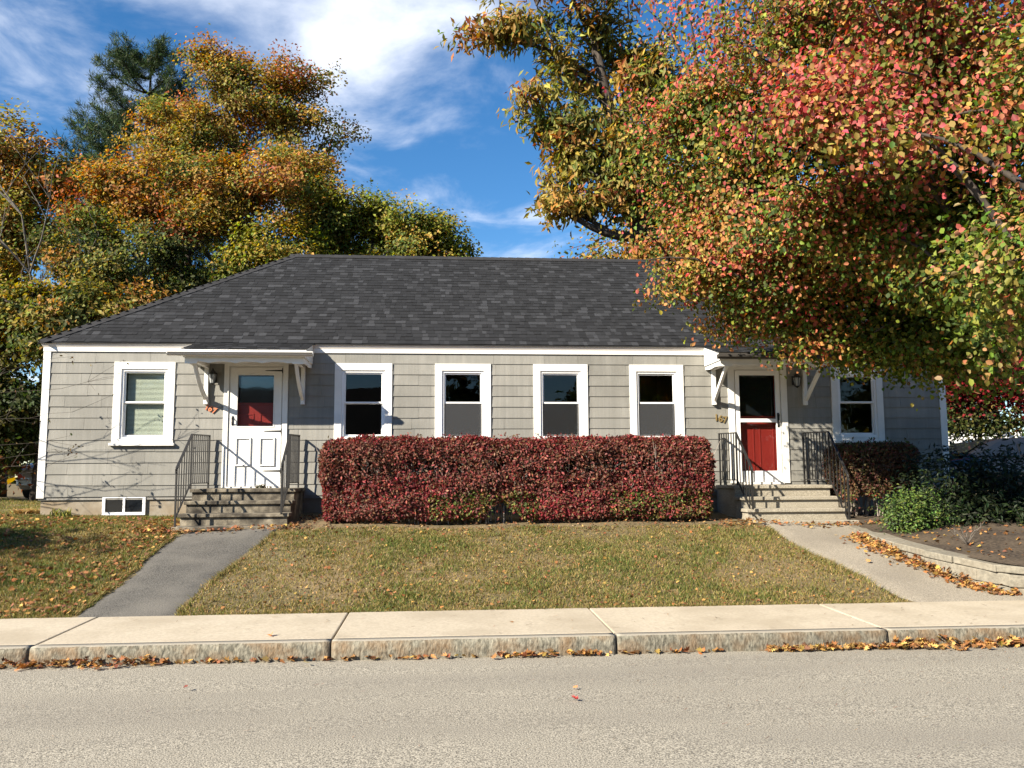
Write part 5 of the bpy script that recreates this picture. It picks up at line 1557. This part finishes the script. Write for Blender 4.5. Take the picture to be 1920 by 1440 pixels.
# lawn
def scatter(n, xa, xb, ya, yb, lift, rng, fn=None):
    x = rng.uniform(xa, xb, n); y = rng.uniform(ya, yb, n)
    keep = ~inpath(x, y) if fn is None else fn(x, y)
    x, y = x[keep], y[keep]
    return np.stack([x, y, gz(y)+lumps(x, y)*np.clip((y-9.5)*1.5, 0, 1)+lift+rng.uniform(0, .015, len(x))], 1)
P = np.concatenate([scatter(6000, -8.5, -3.7, 9.55, 14.9, .03, r_), scatter(500, -5.4, -3.8, 12.6, 14.9, .03, r_)])
nz = vnoise(P, 1.7, 6)
P = P[r_.uniform(size=len(P)) < np.clip(.45+.6*nz, .1, 1)]
litter('fallen_leaves', 'brown and tan leaves strewn thickly over the left lawn', P, .10, BROWN+BROWN+DRY[:3], 138, .5)
P = np.concatenate([scatter(800, -2.6, 5.0, 9.55, 13.4, .025, r_), scatter(150, -2.4, 5.0, 12.9, 13.6, .025, r_), scatter(70, -2.6, 5.0, 9.52, 9.8, .025, r_)])
P2 = np.concatenate([scatter(420, -2.4, 5.0, 13.05, 13.75, .02, r_, lambda x, y: x > -99), scatter(160, -2.3, -1.9, 13.3, 14.8, .02, r_, lambda x, y: x > -99)])
litter('fallen_leaves', 'strip of dark brown leaves and crumbs along the foot of the long hedge', P2, .07, [(.10, .055, .032, 4), (.16, .08, .04, 3), (.06, .035, .025, 3), (.28, .15, .07, 1)], 141, .5)
P3 = scatter(5200, -8.5, 5.0, 9.52, 13.5, .018, r_)
litter('leaf_crumbs', 'small tan leaf crumbs sprinkled through the lawn', P3, .032, [(.26, .16, .08, 4), (.18, .10, .05, 3), (.34, .25, .13, 2)], 142, .7)
litter('fallen_leaves', 'few dry leaves scattered over the front lawn', P, .075, DRY+BROWN, 139, .5)
P = np.concatenate([np.stack([x_, y_, np.array([bedz(a, b)+.02 for a, b in zip(x_, y_)])], 1) for x_, y_ in [(r_.uniform(6.6, 9.5, 380), r_.uniform(10, 13.2, 380))]])
litter('fallen_leaves', 'dry leaves scattered on the dark soil of the bed', P, .09, DRY, 140, .5)
# loose single leaves on road, sidewalk and path
for (x, y, z, lab, c) in ((.70, 8.75, .168, 'single brown curled leaf in the middle of the sidewalk', (.2, .11, .05)), (-1.55, 8.32, .16, 'single orange leaf on the sidewalk near the left kerb joint', (.5, .2, .06)),
                          (-1.15, 7.75, .03, 'single yellow leaf on the road by the kerb joint', (.62, .45, .06)), (1.0, 6.6, .035, 'single orange leaf on the bare road', (.5, .22, .07)),
                          (.95, 6.25, .035, 'single red leaf on the bare road', (.4, .08, .07)), (-1.9, 6.9, .04, 'small red brown leaf on the left of the road', (.36, .12, .08)),
                          (2.3, 7.72, .03, 'single rusty leaf by the kerb between two heaps', (.42, .17, .05)), (5.55, 11.0, .50, 'single pale orange leaf on the concrete path', (.55, .3, .12))):
    litter('fallen_leaf', lab, np.array([[x, y, z]]), .12, [(*c, 1)], int(x*100)+900, .25, .4, kind=None)
# pine needles and grit on the road
k = 600
x = np.concatenate([r_.uniform(-4.2, 5.5, 250), r_.uniform(1.5, 5.8, 350)]); y = np.concatenate([r_.uniform(4.7, 7.9, 250), r_.uniform(5.4, 7.9, 350)])
an = r_.normal(.1, .6, k); L = r_.uniform(.006, .024, k); w = r_.uniform(.001, .0025, k)
zr = .045*(1-((y-3.4)/4.6)**2); zr = np.where(y > 7.6, zr*.4, zr)-.004
d = np.stack([np.cos(an), np.sin(an), 0*an], 1)*L[:, None]; s = np.stack([-np.sin(an), np.cos(an), 0*an], 1)*w[:, None]
Pb = np.stack([x, y, zr+.004], 1); up3 = np.array([0, 0, .005])
V = np.stack([Pb-d-s, Pb-d+s, Pb+d+s+up3, Pb+d-s+up3], 1).reshape(-1, 3)
setprops(npmesh('needles', V, np.arange(4*k).reshape(-1, 4), 'litter', jitter_cols(pal_pick([(.14, .09, .06, 3), (.22, .12, .07, 1), (.10, .08, .06, 2)], k, r_), r_)), 'dark pine needles and bits scattered on the road', 'debris', kind='stuff')
k = 120
x = r_.uniform(-4.2, 6.4, k); y = r_.uniform(8.16, 9.48, k)
an = r_.normal(.1, .8, k); L = r_.uniform(.01, .035, k); w = r_.uniform(.0015, .004, k)
d = np.stack([np.cos(an), np.sin(an), 0*an], 1)*L[:, None]; s = np.stack([-np.sin(an), np.cos(an), 0*an], 1)*w[:, None]
Pb = np.stack([x, y, .153+(y-8.146)/1.354*.023+.006], 1)
V = np.stack([Pb-d-s, Pb-d+s, Pb+d+s+up3, Pb+d-s+up3], 1).reshape(-1, 3)
setprops(npmesh('needles', V, np.arange(4*k).reshape(-1, 4), 'litter', jitter_cols(pal_pick([(.12, .08, .05, 3), (.25, .14, .08, 1)], k, r_), r_)), 'dark bits scattered on the pale sidewalk', 'debris', kind='stuff')

# ------------------------------------------------------------------ picket fence and cars in the background
fn = setprops(empty('picket_fence', (17, 26, 1.1)), 'white picket fence with scalloped top behind the black car', 'fence')
first = None
for i in range(62):
    x = 14.0+i*.105
    sc = .05*math.cos((i % 16-7.5)/7.5*1.4)
    mb = MB().prism([(x-.042, 26, 1.1), (x+.042, 26, 1.1), (x+.042, 26, 2.80+sc), (x, 26, 2.86+sc), (x-.042, 26, 2.80+sc)], (0, .02, 0))
    obj('picket', mb, 'vinyl', fn)
for z in (1.35, 2.45):
    obj('rail', MB().box(13.9, 20.6, 26.021, 26.07, z, z+.09), 'vinyl', fn)

def car(name, label, base, rotz, paint, suv):
    c = setprops(empty(name, base), label, 'car')
    hgt = 1.72 if suv else 1.40
    L = 4.6; hw = .92
    # stations: x, z_low, z_belt, halfwidth ; car faces -X in local space
    def loc(x, y, z):
        ca, sa = math.cos(rotz), math.sin(rotz)
        return (base[0]+x*ca-y*sa, base[1]+x*sa+y*ca, base[2]+z)
    hood = 1.02 if suv else .92
    S = [(-2.3, .36, .62, .74), (-2.24, .26, .78, .82), (-2.0, .24, hood-.10, .88), (-1.1, .22, hood, hw), (-.6, .22, hood+.03, hw), (.6, .22, hood+.05, hw), (1.6, .24, hood+.07, hw), (2.15, .28, hood+.06, .88), (2.3, .38, hood-.1, .8)]
    mb = MB(); k = 10
    for (x, zl, zb, w) in S:
        ring = [(-w*.92, zl), (-w, zl+.14), (-w*1.0, (zl+zb)/2+.05), (-w*.96, zb-.06), (-w*.86, zb), (w*.86, zb), (w*.96, zb-.06), (w, (zl+zb)/2+.05), (w, zl+.14), (w*.92, zl)]
        mb.v += [loc(x, y, z) for y, z in ring]
    for i in range(len(S)-1):
        for j in range(k):
            j2 = (j+1) % k
            mb.f.append((i*k+j, i*k+j2, (i+1)*k+j2, (i+1)*k+j)); mb.c.append(None)
    mb.f += [tuple(range(k-1, -1, -1)), tuple((len(S)-1)*k+j for j in range(k))]; mb.c += [None]*2
    obj('body', mb, paint, c, smooth=True, bevel=.02)
    # cabin
    rear = 2.1 if suv else 1.75
    G = [(-1.05, hood-.01, .80), (-.35, hgt-.10, .70), (.0, hgt-.02, .66), (.7, hgt, .65), (1.3, hgt-.04, .65), (rear-.25, hgt-.16 if suv else hgt-.2, .67), (rear, hood+.03, .78)]
    mb = MB()
    for (x, z, w) in G:
        wb = .80
        mb.v += [loc(x, -wb, hood), loc(x, -w, z-.03), loc(x, -w*.85, z), loc(x, w*.85, z), loc(x, w, z-.03), loc(x, wb, hood)]
    for i in range(len(G)-1):
        for j in range(5):
            mb.f.append((i*6+j, i*6+j+1, (i+1)*6+j+1, (i+1)*6+j)); mb.c.append(None)
    obj('roof', mb, paint, c, smooth=True)
    mb = MB(); mb.poly([loc(-1.0, -.68, hood+.03), loc(-.40, -.58, hgt-.12), loc(-.40, .58, hgt-.12), loc(-1.0, .68, hood+.03)])
    mb.v = [(v[0], v[1], v[2]+.03) for v in mb.v]
    obj('windscreen', mb, 'carglass', c)
    for sd in (-1, 1):
        for (xa, xb, ta, tb) in ((-.72, .28, -.12, .28), (.36, 1.25, .36, 1.1)):
            mb = MB(); mb.poly([loc(xa, sd*.815, hood+.06), loc(xb, sd*.815, hood+.06), loc(tb, sd*.70, hgt-.10), loc(ta, sd*.70, hgt-.10)])
            obj('side_window', mb, 'carglass', c)
        mb = MB(); mb.hexa([loc(-2.275, sd*.48, .62), loc(-2.22, sd*.80, .64), loc(-2.1, sd*.80, .64), loc(-2.1, sd*.48, .62), loc(-2.24, sd*.48, .80), loc(-2.17, sd*.82, .80), loc(-2.05, sd*.82, .80), loc(-2.05, sd*.48, .80)])
        obj('headlight', mb, 'lamp', c, bevel=.01)
        for x in (-1.42, 1.36):
            wc = Vector(loc(x, sd*.84, .33)); ax = (Vector(loc(x, sd*.95, .33))-wc).normalized()
            mb = MB(); mb.tube([wc-ax*.11, wc-ax*.09, wc+ax*.09, wc+ax*.11], [.29, .33, .33, .29], 20)
            wh = obj('tyre', mb, 'rubber', c, smooth=False)
            mb = MB(); mb.tube([wc+ax*.10, wc+ax*.125], [.2, .17], 14); obj('rim', mb, 'chrome', wh)
    mb = MB(); mb.hexa([loc(-2.315, -.42, .56), loc(-2.315, .42, .56), loc(-2.2, .42, .56), loc(-2.2, -.42, .56), loc(-2.285, -.42, .78), loc(-2.285, .42, .78), loc(-2.15, .42, .78), loc(-2.15, -.42, .78)])
    obj('grille', mb, 'blackmetal', c)
    mb = MB(); mb.hexa([loc(-2.36, -.80, .34), loc(-2.36, .80, .34), loc(-2.2, .86, .34), loc(-2.2, -.86, .34), loc(-2.35, -.80, .52), loc(-2.35, .80, .52), loc(-2.2, .86, .52), loc(-2.2, -.86, .52)])
    obj('bumper', mb, paint, c, bevel=.03, seg=2)
car('parked_car', 'black parked car behind the shrubs at the right edge', (12.7, 19.4, 1.02), 0, 'carblack', False)
car('parked_car', 'silver parked car nose glimpsed beyond the left corner of the house', (-10.35, 26.3, 1.07), math.pi/2, 'carsilver', True)
